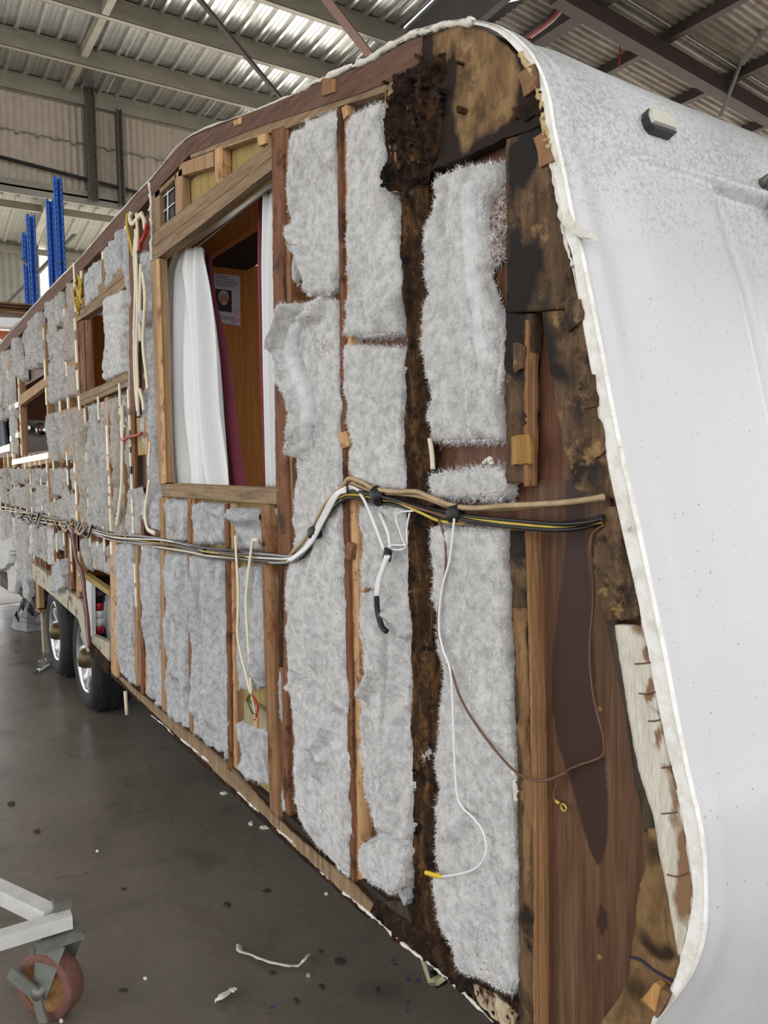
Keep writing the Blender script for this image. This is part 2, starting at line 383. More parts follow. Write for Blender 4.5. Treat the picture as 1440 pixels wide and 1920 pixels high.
        fo['kind'] = 'stuff'
    return ob
plain('stray_fibre', C(236, 236, 235), 1., var=.06, spec=0)
def blobs(lst, warp=.05, ws=9, base=0.):
    Q = [(*W(b[0], b[1])[[0, 2]], b[2], b[3], b[4]) for b in lst]
    def fn(X, Z):
        x = X + warp * fbm(X * ws, Z * ws, 5, 3); z = Z + warp * fbm(X * ws, Z * ws, 25, 3); r = np.full(X.shape, float(base))
        for a, c, rx, rz, s in Q: r = r + s * np.exp(-((x - a) / rx) ** 2 - ((z - c) / rz) ** 2)
        return np.clip(r, 0, 1)
    return fn
def batt(L, R, th=.02, mat=None, par=None, **k):
    k.setdefault('fib_n', 60000); k.setdefault('big', .013); k.setdefault('fine', .0024); k.setdefault('edge', .014); k.setdefault('bigs', (11, 3.5)); k.setdefault('fines', 75); k.setdefault('soft', .022)
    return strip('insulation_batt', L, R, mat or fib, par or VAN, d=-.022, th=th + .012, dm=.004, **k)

# ============================================================ SETTING
b = MB(); b.add([(-40, -25, 0), (25, -25, 0), (25, 30, 0), (-40, 30, 0)], [[0, 1, 2, 3]])
fl = b.build('floor', conc); fl['kind'] = 'structure'
for pts in ([(35, 1668), (95, 1650), (150, 1640), (185, 1633)], [(255, 1525), (310, 1505), (350, 1487), (420, 1468)], [(130, 1555), (165, 1545), (195, 1538)], [(225, 1627), (275, 1616)]):
    P = spline([G(*p, .0008) for p in pts], 9); P[:, :2] += rng.normal(0, .004, (len(P), 2))
    b = MB(); wd_ = .0022; L_ = P + [0, wd_, 0]; R_ = P - [0, wd_, 0]
    b.add(np.vstack([L_, R_]), [[i, i + 1, len(P) + i + 1, len(P) + i] for i in range(len(P) - 1)]); b.build('crack', plain('crack_dark', C(52, 48, 44), .9) if 'crack_dark' not in MATS else MATS['crack_dark'], fl)

def corr_mesh(width, length, pitch, amp, kind):
    """ribbed sheet lying in local x (across) and y (along), z out"""
    if kind == 'sine':
        k = max(4, int(round(width / pitch)) * 8); xs = np.linspace(0, width, k + 1); zs = amp * np.sin(2 * math.pi * xs / pitch)
    else:
        xs, zs = [0.], [0.]
        for i in range(int(round(width / pitch))):
            o = i * pitch
            for fx, fz in ((.10, 0), (.12, .12), (.14, 0), (.36, 0), (.45, 1), (.60, 1), (.69, 0), (.85, 0), (.87, .12), (.89, 0), (1., 0)): xs.append(o + fx * pitch); zs.append(fz * amp)
        xs = np.array(xs); zs = np.array(zs)
    n = len(xs); v = [(x, y, z) for y in (0, length) for x, z in zip(xs, zs)]
    return v, [[i, i + 1, n + i + 1, n + i] for i in range(n - 1)]
def sheets(parent, name, org, du, dv, count, width, length, pitch, amp, kind, mat):
    v, f = corr_mesh(width, length, pitch, amp, kind); me = None
    du = np.array(du, float) / np.linalg.norm(du); dv = np.array(dv, float) / np.linalg.norm(dv); nn = np.cross(du, dv)
    for i in range(count):
        if me is None: o = mesh_obj(name, v, f, mat, parent, kind == 'sine'); me = o.data
        else: o = bpy.data.objects.new(name, me); COL.objects.link(o); o.parent = parent
        p = np.array(org, float) + du * width * i; m = Matrix.Identity(4)
        for k in range(3): m[k][0], m[k][1], m[k][2], m[k][3] = du[k], dv[k], nn[k], p[k] + nn[k] * .0012 * (i % 2)
        o.matrix_local = m
bounce_pale = plain('bounce_slab_pale', C(204, 200, 192), .7, var=.08, nscale=2)
b = MB(); b.add([(-40, -25, .004), (-9.9, -25, .004), (-9.9, 30, .004), (-40, 30, .004)], [[0, 1, 2, 3]]); b.add([(-10.4, 6.5, .004), (-8.6, 6.5, .004), (-8.6, 30, .004), (-10.4, 30, .004)], [[0, 1, 2, 3]]); b.build('floor_bounce_slab', bounce_pale)['kind'] = 'structure'  # added pale slab: bounces light up to the roof, its paleness mimics lit floor
# near roof: galvanised ribbed sheets over C purlins, falling away from the camera
ROOF = empty('ceiling', kind='structure'); SL = .06; ZB = 7.46
def rz(X): return ZB + SL * (X + 13)
sheets(ROOF, 'roof_sheet', (-12.93, -8.15, rz(-12.93) + .004), (0, 1, 0), (1, 0, SL), 17, .80, 17.2, .2667, .06, 'trap', sheet)
def cpurlin(X, y0, y1, dep=.27, fl_=.085):
    b = MB(); z = rz(X); t = .006
    b.box((X, y0, z - dep), (X + t, y1, z)); b.box((X - fl_, y0, z - dep), (X + t, y1, z - dep + t)); b.box((X - fl_, y0, z - t), (X + t, y1, z))
    b.box((X - fl_, y0, z - dep), (X - fl_ + t, y1, z - dep + .03)); return b.build('purlin', purl, ROOF)
for X in (-12.85, -11.72, -10.47, -9.22, -7.95, -6.7, -5.4, -4.2, -2.9, -1.6, -.3, 1.0, 2.3, 3.6): cpurlin(X, -8.2, 5.45)
b = MB(); b.bar((-13.1, 5.53, rz(-13.1) - .36), (4.3, 5.53, rz(4.3) - .36), .10, .74); b.build('rafter', gutter, ROOF)
b = MB(); p0 = OX(125, 165, -12.9); b.bar(p0, (-8., p0[1], rz(-8) - .36), .09, .13); b.build('rafter_tie', purl, ROOF)
for a_, c_, X0, X1, t_, mt in (((375, 0), (524, 181), -10.9, -12.6, .05, rustbeam), ((608, -6), (700, 112), -10.2, -11.4, .13, plain('brace_brown', C(96, 64, 52), .7, var=.1))):
    b = MB(); p = G(*a_, 7.22); q = G(*c_, 7.20); q = q + (q - p) * .2; p = p - (q - p) * .3; b.bar(p, q, t_, .02 if t_ > .1 else .05); b.build('roof_brace', mt, ROOF)
# bulkhead sheeted with fine ribs, open underneath to a lower lean-to
BK = empty('wall_far', kind='structure')
sheets(BK, 'wall_sheet', (-13, -8.15, 5.85), (0, 1, 0), (0, 0, 1), 16, .80, 1.54, .10, .012, 'sine', wallsheet)
b = MB(); b.box((-13.02, -8, 5.80), (-12.9, 6, 5.92)); b.box((-12.93, -8, 5.70), (-12.9, 6, 5.83)); b.build('girt', purl, BK)
for y0_, hw, mt in ((1.98, .075, colm), (2.42, .045, colm)):
    b = MB(); top = 7.62 if hw > .05 else 7.25
    b.box((-12.93, y0_ - hw, 5.75), (-12.84, y0_ + hw, top)); b.box((-12.84, y0_ - hw, 5.75), (-12.80, y0_ - hw + .02, top)); b.box((-12.84, y0_ + hw - .02, 5.75), (-12.80, y0_ + hw, top)); b.build('wall_post', mt, BK)
b = MB(); b.tube([OX(x, y, -12.88) for x, y in ((-60, 283), (0, 294), (150, 333), (258, 361), (330, 380))], .03, 6); b.build('conduit', blackw, BK)
# lean-to beyond: lower roof and far wall
AN = empty('wall_annex', kind='structure'); zt2 = 6.55
sheets(AN, 'wall_sheet', (-17, 2.0, 4.3), (0, 1, 0), (0, 0, 1), 3, .78, 1.8, .13, .016, 'sine', annexsheet)
sheets(AN, 'wall_sheet', (-17, 1.84 - 13 * .78, 4.3), (0, 1, 0), (0, 0, 1), 13, .78, 1.8, .13, .016, 'sine', annexsheet)
AR = empty('ceiling_annex', kind='structure')
sheets(AR, 'roof_sheet', (-17.1, -8, 6.03), (0, 1, 0), (4.1, 0, .62), 18, .80, 4.2, .2667, .04, 'trap', annexsheet)
for X, z in ((-16.95, 5.95), (-15.0, 6.22), (-14.95, 6.2)):
    b = MB(); b.box((X, -8, z - .12), (X + .06, 6.3, z)); b.build('purlin', purl, AR)
b = MB(); b.bar((-16.9, 1.63, 5.85), (-13.1, 1.63, 6.4), .12, .18); b.build('rafter', purl, AR)
# old rusty roof to the right: purlins run with the caravan, sheets fall to the right
OR = empty('ceiling_old', kind='structure'); OZ, OS = 7.0, .10
def oz(Y): return OZ - OS * (Y - 5.5)
sheets(OR, 'roof_sheet', (-8.9, 5.62, oz(5.62)), (1, 0, 0), (0, 1, -OS), 15, .90, 7.4, .10, .014, 'sine', oldsheet)
for Y in (6.12, 7.35, 8.72, 10.15, 11.5):
    b = MB(); b.bar((-8.9, Y, oz(Y) - .07), (4.5, Y, oz(Y) - .07), .10 if Y > 6.5 else .2, .13 if Y > 6.5 else .24); b.build('purlin', rustbeam, OR)
for X in (-6.35, -3.0, .4, 3.8):
    b = MB(); b.bar((X, 5.5, oz(5.5) - .26), (X, 12.9, oz(12.9) - .22), .17, .2); b.build('rafter', rustbeam, OR)
sheets(OR, 'gable_sheet', (-8.95, 5.6, 5.4), (0, 1, 0), (0, 0, 1), 3, .8, 1.6, .1, .012, 'sine', annexsheet)
b = MB(); b.bar(OX(835, 52, -8.6), OX(1010, 12, -7.4), .12, .2); b.build('tie_beam', rustbeam, OR)
b = MB(); b.bar(OX(838, 34, -8.5), OX(880, -12, -8.2), .1, .14); b.build('tie_beam', rustbeam, OR)
for (a_, c_), Y, r_, mt in ((((1396, 100), (1350, 220)), 8.6, .03, metal), (((1470, 0), (1390, 120)), 8.2, .04, metal), (((1165, -10), (1161, 128)), 6.9, .008, redw)):
    b = MB(); pr_ = [ray(*q) for q in (a_, c_)]; P = [CAM + r * ((Y - CAM[1]) / r[1]) for r in pr_]; b.tube(P, r_, 6); b.build('roof_rod', mt, OR)
for k, mt in enumerate((blackw, redw, greyc)):
    b = MB(); P = [CAM + ray(x + k * 7 - 8, y) * ((5.7 + k * .04 - CAM[1]) / ray(x + k * 7 - 8, y)[1]) for x, y in ((1065, -10), (1035, 35), (990, 70))]; b.tube(spline(P, 5), .016, 5); b.build('roof_cable', mt, OR)

# ============================================================ CARAVAN
VAN = empty('caravan', 'stripped caravan with bare timber frame, fluffy insulation and white front on concrete floor', 'caravan')
VAN.location = (0, 0, 0)
# --- white front shell: outline of the side is swept across the width
IN = [(700, 112), (763, 74), (800, 62), (847, 48), (890, 46), (935, 62), (978, 105), (1003, 145), (1017, 195), (1024, 250), (1035, 310), (1048, 380), (1060, 440), (1073, 480), (1088, 573), (1107, 680), (1127, 790), (1143, 880), (1162, 975), (1190, 1093), (1203, 1160), (1217, 1230), (1237, 1337), (1257, 1427), (1270, 1480), (1283, 1550), (1297, 1640), (1298, 1700), (1278, 1793), (1257, 1863), (1222, 1917), (1165, 1985), (1090, 2050)]
OUT = [(700, 104), (763, 66), (800, 52), (847, 40), (892, 38), (945, 52), (990, 88), (1016, 128), (1034, 180), (1044, 240), (1058, 300), (1070, 360), (1084, 430), (1098, 480), (1117, 573), (1138, 680), (1159, 790), (1178, 880), (1200, 975), (1225, 1093), (1239, 1160), (1254, 1230), (1274, 1337), (1292, 1427), (1304, 1480), (1320, 1550), (1328, 1633), (1327, 1740), (1308, 1810), (1280, 1857), (1245, 1900), (1190, 1965), (1110, 2035)]
NS = 560
def rs(P, n):
    P = np.array(P, float); P = spline(P, 6); t = np.r_[0, np.cumsum(np.linalg.norm(np.diff(P, axis=0), axis=1))]; s = np.linspace(0, t[-1], n)
    return np.stack([np.interp(s, t, P[:, 0]), np.interp(s, t, P[:, 1])], 1)
iw = wm(IN, .004); ow = wm(OUT, .004); ip = rs(iw, NS); op = rs(ow, NS)
tg = np.gradient(op, axis=0); tg /= np.linalg.norm(tg, axis=1)[:, None]; nr = np.stack([-tg[:, 1], tg[:, 0]], 1)
if nr[NS // 2][0] < 0: nr = -nr
def ss(a, b, x): t = np.clip((x - a) / (b - a), 0, 1); return t * t * (3 - 2 * t)
def recalc(o):
    import bmesh
    bm = bmesh.new(); bm.from_mesh(o.data); bmesh.ops.recalc_face_normals(bm, faces=bm.faces); bm.to_mesh(o.data); bm.free()
WID = 2.3
ys = np.r_[.002, .004, .008, .014, .02, .03, .045, .06, np.arange(.08, .9, .02), np.arange(.9, 2.22, .08), 2.24, 2.27, 2.29, 2.3]
rows = []
zc = op[:, 1]; s_ar = np.linspace(0, 1, NS)
for k in range(5):                                               # flange, then a rolled bead
    t = k / 4; q = ip * (1 - t * .72) + op * t * .72; rows.append(np.stack([q[:, 0], np.full(NS, -.004), q[:, 1]], 1))
for f_, y_ in ((.74, -.001), (.76, -.001), (.80, -.010), (.90, -.012), (1.0, -.006)):
    q = ip * (1 - f_) + op * f_; rows.append(np.stack([q[:, 0], np.full(NS, y_), q[:, 1]], 1))
for y in ys:
    e = min(y, WID - y); off = .006 * ss(0, .03, e) + 0
    o = off - .010 * math.exp(-((e - .07) / .045) ** 2) + (1 - math.exp(-e / .22)) * (-.03 + .055 * ss(.12, .4, s_ar))
    front = ss(.16, .26, s_ar) * (1 - ss(.86, .95, s_ar))
    rec = ss(.40, .43, y) * (1 - ss(WID - .43, WID - .40, y)) * ss(2.10, 2.075, zc) * ss(1.2, 1.24, zc) if False else 0
    inside = ss(.395, .415, y) * (1 - ss(WID - .415, WID - .395, y))
    o = o - front * .018 * inside * (1 - ss(2.122, 2.14, zc)) * ss(1.15, 1.2, zc)
    o = o + front * .013 * np.exp(-((zc - 2.150) / .010) ** 2) * ss(.16, .22, y) * (1 - ss(WID - .22, WID - .16, y))
    o = o + front * .009 * np.exp(-((y - .45) / .012) ** 2) * (1 - ss(2.13, 2.15, zc)) * ss(1.15, 1.2, zc)
    q = op + nr * o[:, None]; q[:, 1] -= .40 * ss(.80, 1., s_ar) * (1 - math.exp(-e / .16)); rows.append(np.stack([q[:, 0], np.full(NS, y), q[:, 1]], 1))
flr = np.array(rows[:10]); fi = np.arange(10 * NS).reshape(10, NS)
flm = newmat('flange_white', .6, 0, .4); _c = ramp(flm[1], noise(flm[1], 26, 7, .75), [(.30, C(150, 134, 112)), (.37, C(222, 218, 206)), (.55, C(244, 243, 238))]); flm[1].links.new(_c, flm[2].inputs['Base Color'])
fo_ = mesh_obj('shell_flange', flr.reshape(-1, 3), np.stack([fi[:-1, :-1], fi[:-1, 1:], fi[1:, 1:], fi[1:, :-1]], -1).reshape(-1, 4), flm[0], VAN)
rows = rows[9:]
V = np.array(rows); K = len(rows); idx = np.arange(K * NS).reshape(K, NS)
F = np.stack([idx[:-1, :-1], idx[:-1, 1:], idx[1:, 1:], idx[1:, :-1]], -1).reshape(-1, 4)
recalc(fo_)
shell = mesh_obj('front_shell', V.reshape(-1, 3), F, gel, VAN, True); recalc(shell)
# torn sealant and old paint left along the flange
def ragged(px, r, mat, parent, d=.004, name='sealant', amp=.5):
    P = spline([W(x, y, d) for x, y in px], 10); n = len(P); P = P + rng.normal(0, r * .2, P.shape)
    rr = r * (1 + amp * fbm(np.arange(n) * .5, np.zeros(n), SEED[0], 3) * 2); SEED[0] += 1
    b = MB(); b.tube(P, np.clip(rr, r * .25, r * 2.2), 7); return b.build(name, mat, parent, True)
ragged([(560, 172), (600, 150), (650, 128), (693, 111), (763, 70), (800, 58), (847, 45), (890, 42)], .0075, whitec, VAN)
ragged([(975, 100), (1000, 140), (1014, 190), (1022, 240), (1030, 280)], .006, plain('sealant_yellowed', C(200, 178, 130), .8, var=.25, nscale=50, bmp=.6), VAN)
ragged([(1024, 255), (1034, 310), (1047, 380), (1058, 440), (1074, 500)], .0035, whitec, VAN)
ragged([(1074, 500), (1108, 680), (1143, 880), (1190, 1093), (1217, 1230), (1257, 1427)], .0018, whitec, VAN, d=0)
ragged([(1272, 1480), (1290, 1590), (1299, 1690), (1280, 1790), (1258, 1860), (1222, 1917)], .0025, whitec, VAN, d=0)
ragged([(155, 478), (245, 375), (285, 333), (352, 258), (480, 206), (560, 172)], .003, whitec, VAN)
ragged([(0, 645), (70, 566), (155, 479)], .005, whitec, VAN)
board('torn_flap', [(1062, 395), (1082, 420), (1106, 437), (1112, 447), (1090, 446), (1070, 440), (1056, 420)], -.002, .012, whitec, VAN, jag=.004, step=.012)
# --- roof skin, far side, floor pan: the rest of the body
rt = [(-60, 715), (0, 640), (70, 563), (155, 478), (245, 375), (285, 333), (352, 258), (480, 205), (600, 153), (700, 112)]
RT = wm(rt); RT[0] = [-9.75, RT[0][1]]
v = [(x, y, z) for y in (.0, 2.3) for x, z in RT]; n = len(RT)
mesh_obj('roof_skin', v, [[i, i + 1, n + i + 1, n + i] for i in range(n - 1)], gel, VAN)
XR = RT[0][0]
b = MB(); xe = [XR, -9.3, -7.0, -6.6, -5.2, -3.9, -1.6, -.95]
for k in range(7):
    if k % 2: b.box((xe[k], 2.27, .45), (xe[k + 1], 2.3, 1.05)); b.box((xe[k], 2.27, 2.5), (xe[k + 1], 2.3, 2.6))
    else: b.box((xe[k], 2.27, .45), (xe[k + 1], 2.3, 2.6))
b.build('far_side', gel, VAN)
b = MB(); b.box((XR, .012, .40), (-6.95, 2.28, .47)); b.box((-6.95, .36, .40), (-4.75, 2.28, .47)); b.box((-4.75, .012, .40), (-1.5, 2.28, .47)); b.build('floor_pan', darkin, VAN)
b = MB(); b.box((XR, .03, .47), (XR + .03, 2.27, 2.6)); b.build('rear_panel', darkin, VAN)
for Y in (.55, 1.75):
    b = MB(); b.box((XR + .3, Y - .03, .30), (-1.7, Y + .03, .40)); b.build('chassis_rail', rustbeam, VAN)
# --- inner lining seen between the frames
D0 = -.034
def lining(x0, x1, z0, z1, m=redply):
    b = MB(); b.box((x0, -D0, z0), (x1, -D0 + .006, z1)); return b.build('inner_lining', m, VAN)
nose = wm([(700, 118), (763, 80), (847, 54), (890, 52), (930, 66), (975, 110), (1000, 150), (1015, 200), (1020, 260), (1057, 440), (1104, 680), (1140, 880), (1187, 1093), (1213, 1230), (1250, 1427), (1275, 1540), (1290, 1660), (1270, 1790), (1215, 1900), (1110, 1960), (1000, 1950), (860, 1830), (700, 1690), (530, 1530)], 0)
board('inner_lining', nose, D0 - .006, D0, redply, VAN, metric=True)
xa = W(300, 920)[0]; xb = W(522, 920)[0]
lining(xa - .03, xb + .03, .46, 1.52, yply); lining(xa - .03, xb - .01, 2.47, 2.69, yply)
lw = wm([(160, 603), (197, 577), (198, 713), (162, 728)]); dw = wm([(40, 738), (87, 706), (87, 850), (42, 855)])
xs0, xs1 = lw[0][0], lw[1][0]; xd0, xd1 = dw[0][0], dw[1][0]
lining(xs1, xa - .03, 1.0, 2.72); lining(-4.22, xa - .03, .72, 1.0); lining(xs0, xs1, 1.0, 2.02); lining(xs0, xs1, 2.45, 2.72)
lining(xd1, xs0, 1.0, 2.7); lining(xd1, -5.08, .72, 1.0); lining(xd0, xd1, .72, 1.72); lining(xd0, xd1, 2.29, 2.68); lining(XR, xd0, .72, 1.75); lining(XR, xd0 - .9, 2.1, 2.62); lining(xd0 - .25, xd0, 1.75, 2.62); lining(-4.22, xa - .03, .45, .72)
lining(XR, W(55, 1100)[0], .45, .72)

# --- fascia and roof rails
def rail(top, bot, d0, d1, mat, name='roof_rail'): return board(name, list(top) + list(bot)[::-1], d0, d1, mat, VAN)
rail([(-40, 688), (0, 642), (70, 565), (155, 480)], [(-40, 712), (0, 667), (75, 587), (160, 499)], -.03, .002, fascia)
rail([(155, 480), (245, 377), (285, 335), (352, 260)], [(160, 499), (245, 412), (290, 360), (356, 289)], -.03, .002, fascia)
rail([(352, 260), (480, 207), (600, 155), (693, 117), (763, 78), (792, 68)], [(356, 289), (480, 239), (607, 197), (657, 181), (770, 138), (792, 131)], -.03, .004, fascia)
rail([(356, 290), (480, 240), (607, 198), (657, 182), (770, 139)], [(358, 297), (480, 251), (527, 244), (570, 228), (640, 198), (723, 172), (768, 152)], -.03, .001, greyw)
board('packing_block', [(604, 146), (629, 148), (627, 172), (603, 180)], 0, .010, studo, VAN)
board('packing_block', [(437, 228), (452, 218), (452, 232), (440, 236)], 0, .008, endw, VAN)
# --- frame round the big window
board('window_header', [(287, 436), (400, 350), (512, 264), (512, 291), (400, 378), (287, 463)], -.034, .003, greyw, VAN)
board('window_header', [(287, 464), (400, 379), (512, 292), (512, 316), (400, 404), (287, 490)], -.034, .001, greyw, VAN)
board('frame_post', [(282, 490), (298, 484), (312, 905), (298, 908)], -.034, 0, pale, VAN)
board('frame_post_edge', [(292, 488), (298, 485), (312, 905), (304, 907)], 0, .003, endw, VAN)
board('window_sill', [(302, 907), (400, 911), (520, 916), (520, 946), (400, 937), (303, 930)], -.034, .003, greyw, VAN)
board('vent_post', [(285, 350), (299, 345), (300, 433), (287, 440)], -.03, .0, greyv, VAN)
board('vent_post', [(328, 326), (341, 316), (343, 392), (329, 403)], -.03, .0, pale, VAN)
board('vent_post', [(402, 281), (416, 274), (417, 337), (404, 348)], -.03, .002, endw, VAN)
board('noggin', [(337, 307), (400, 283), (400, 312), (334, 331)], -.03, .0, pale, VAN)
board('noggin', [(405, 270), (480, 243), (514, 231), (514, 246), (480, 257), (406, 282)], -.03, .0, pale, VAN)
board('noggin', [(482, 256), (498, 249), (499, 268), (484, 274)], -.03, .006, endw, VAN)
board('rail_under_vent', [(290, 362), (330, 325), (330, 334), (291, 372)], -.03, .0, greyw, VAN)
ragged([(279, 340), (283, 370), (283, 400), (284, 440), (284, 490)], .007, whitec, VAN)
board('vent_backing', [(298, 373), (327, 346), (327, 408), (299, 430)], -.03, -.02, blackw, VAN)
for pts in ([(315, 357), (315, 417)], [(299, 404), (327, 380)], [(300, 374), (326, 352)]): wire('vent_grid_bar', pts, .0035, whitew, VAN, d=-.016, k=3, n=4)
# --- upright frames, front half
def post(L, R, mat=stud, th=0., back=-.034, name='stud', **k):
    k.setdefault('edge', .002); k.setdefault('big', .0008); k.setdefault('fine', .0008)
    return strip(name, L, R, mat, VAN, d=0, th=th, back=back, soft=0, res=.012, **k)
post([(511, 244), (513, 480), (519, 900), (522, 1000), (524, 1200), (530, 1440), (534, 1522)], [(534, 236), (534, 480), (541, 900), (548, 1000), (540, 1200), (542, 1440), (545, 1530)], stud, th=.003)
board('stud_edge', [(534, 240), (541, 240), (545, 600), (549, 900), (550, 1010), (541, 1008), (536, 600)], -.034, -.004, studo, VAN, jag=.002, step=.03)
post([(490, 946), (496, 1200), (504, 1440), (508, 1522)], [(507, 946), (514, 1200), (521, 1440), (524, 1536)], studo, th=.002)
post([(523, 1040), (527, 1250)], [(533, 1040), (533, 1250)], rotw, th=.006, name='dark_batten')
post([(634, 206), (639, 560), (643, 900), (649, 1100), (655, 1440), (660, 1650)], [(642, 204), (646, 560), (650, 900), (658, 1100), (664, 1440), (667, 1655)], stud, th=.004)
post([(642, 215), (646, 560), (650, 900), (658, 1100), (664, 1440), (667, 1650)], [(650, 215), (655, 560), (659, 900), (668, 1000), (672, 1280), (676, 1440), (676, 1650)], endw, th=-.004, edge=.004)
board('packing_block', [(650, 1016), (662, 1021), (656, 1050), (646, 1045)], 0, .012, studo, VAN)
board('packing_block', [(633, 812), (648, 808), (654, 835), (640, 843)], 0, .010, endw, VAN, jag=.003)
board('block', [(640, 182 + 20), (650, 196), (652, 215), (644, 225)], -.02, .004, endw, VAN)
board('stud', [(722, 172), (740, 166), (744, 360), (724, 362)], -.034, 0, pale, VAN)
# under-sill frames
for (xt, yt, xb2, yb2, wdt, mt, bk) in ((206, 950, 209, 1262, 11, endw, 0), (253, 1000, 253, 1282, 6, pale, 0), (263, 1008, 264, 1300, 6, stud, 0), (300, 932, 304, 1330, 7, pale, 0), (352, 932, 356, 1370, 6, studo, 0), (422, 944, 428, 1442, 7, stud, 0)):
    post([(xt, yt), (xb2, yb2)], [(xt + wdt, yt), (xb2 + wdt, yb2 + wdt * .8)], mt, th=.002)
    if wdt < 10: post([(xt + wdt, yt), (xb2 + wdt, yb2)], [(xt + wdt + 4, yt), (xb2 + wdt + 5, yb2 + 6)], endw, th=-.006, edge=.003)
# rotten post
def alln(v_): return lambda X, Z: np.full(X.shape, v_)
strip('rotten_stud', [(756, 350), (752, 480), (762, 640), (761, 900), (766, 1040), (770, 1200), (775, 1440), (776, 1600), (772, 1720), (790, 1800)], [(790, 340), (796, 480), (800, 640), (803, 900), (808, 1040), (812, 1200), (815, 1300), (814, 1440), (816, 1600), (820, 1720), (812, 1805)], rotw, VAN, d=0, th=-.004, back=-.034, res=.005, big=.010, fine=.006, edge=.007, soft=.012, bigs=(30, 9), fines=120, topsoft=False)
# top gusset: yellowed ply going black with rot
gs = blobs([(770, 230, .09, .30, 1.2), (790, 120, .07, .12, .8), (820, 300, .05, .10, 1.0), (850, 165, .035, .05, 1.0), (735, 320, .04, .15, 1.0), (1000, 205, .04, .08, 1.), (940, 250, .06, .03, .8), (990, 120, .03, .05, .45), (870, 250, .05, .05, .35), (905, 190, .02, .12, .35), (860, 90, .02, .03, .5), (900, 275, .10, .03, .8), (850, 240, .03, .1, .6), (1000, 170, .03, .1, .8), (960, 200, .03, .04, .6), (930, 110, .015, .05, .4)], .06, 8)
strip('top_gusset', [(724, 172), (775, 128), (800, 72), (847, 52), (890, 50), (930, 64), (975, 108), (1002, 150), (1013, 200), (1018, 236)], [(723, 360), (790, 332), (820, 318), (845, 306), (865, 298), (890, 287), (915, 276), (943, 262), (955, 258), (962, 256)], gusset, VAN, d=0, th=.003, back=-.02, res=.006, big=.003, fine=.0016, edge=.003, soft=0, ax='s', stain=gs)
strip('rotten_lump', [(748, 140), (728, 200), (724, 300), (722, 362)], [(835, 100), (840, 200), (828, 290), (792, 345)], rotd, VAN, d=0, th=.012, res=.004, big=.014, fine=.010, edge=.014, soft=.03, bigs=(30, 16), fines=110)
for k in range(34):                                              # crumbs of rotten wood, still hanging on
    x = rng.normal(785, 26); y = rng.uniform(100, 345); s = rng.uniform(2, 5.5); a = rng.uniform(0, 3)
    board('wood_crumb', [(x + s * math.cos(a + t) * rng.uniform(.5, 1.2), y + 1.6 * s * math.sin(a + t) * rng.uniform(.5, 1.2)) for t in (0, 1.3, 2.5, 3.9, 5.1)], 0, rng.uniform(.012, .03), rotw if k % 3 else rotd, VAN)
board('ply_end', [(970, 138), (1003, 118), (1008, 160), (982, 182)], 0, .010, palette, VAN, jag=.003)
board('ply_hollow', [(960, 205), (1010, 172), (1016, 215), (962, 225)], -.02, .008, rotd, VAN, jag=.006, step=.01)
board('ply_end', [(1000, 258), (1022, 245), (1036, 300), (1010, 315)], 0, .010, studo, VAN, jag=.004)
# face ply of the nose
fs = blobs([(965, 560, .05, .12, 1.), (1000, 480, .05, .06, .7), (975, 680, .04, .07, .7), (1030, 640, .03, .1, .8), (1060, 700, .03, .08, .7), (1090, 760, .03, .05, .5), (985, 300, .05, .06, .6), (960, 420, .02, .15, .5), (1120, 900, .03, .04, .6), (1000, 270, .06, .04, .8)], .05, 10)
strip('face_ply', [(949, 262), (950, 420), (950, 588)], [(1018, 238), (1050, 400), (1088, 575)], darkply, VAN, d=0, th=.002, back=-.02, res=.006, big=.004, fine=.0025, edge=.003, soft=0, stain=fs)
strip('face_ply', [(950, 588), (949, 750), (949, 906)], [(997, 588), (990, 700), (986, 906)], darkply, VAN, d=0, th=.002, back=-.03, res=.006, big=.004, fine=.0025, edge=.003, soft=0, stain=fs)
strip('laminated_edge', [(988, 600), (985, 750), (983, 912)], [(994, 600), (993, 750), (991, 912)], lamw, VAN, d=0, th=.003, back=-.022, res=.004, big=.001, fine=.001, edge=.002, soft=0)
strip('face_ply', [(1020, 585), (1028, 650), (1045, 760), (1062, 850), (1080, 915), (1094, 922)], [(1089, 580), (1107, 682), (1127, 792), (1143, 882), (1150, 918), (1153, 935)], darkply, VAN, d=0, th=.003, back=-.02, res=.006, big=.004, fine=.0025, edge=.003, soft=0, stain=fs)
for pts in ([(1058, 565), (1088, 560), (1093, 600), (1064, 622)], [(1083, 708), (1113, 702), (1120, 760), (1090, 768)], [(1108, 780), (1128, 792), (1135, 850), (1110, 860)], [(958, 818), (994, 815), (995, 868), (960, 872)], [(962, 640), (985, 650), (982, 690), (964, 700)]):
    board('ply_scab', pts, 0, .008, darkply if pts[0][0] != 958 else wood('ply_scab_yellow', C(130, 98, 48), C(164, 126, 66), C(184, 148, 90), bmp=.3), VAN, jag=.003, step=.012)
strip('face_ply', [(1135, 950), (1112, 1000), (1112, 1050), (1128, 1130), (1142, 1165)], [(1157, 950), (1166, 1000), (1177, 1050), (1194, 1120), (1203, 1160)], darkply, VAN, d=0, th=.003, back=-.02, res=.006, big=.004, fine=.003, edge=.004, soft=0, stain=fs)
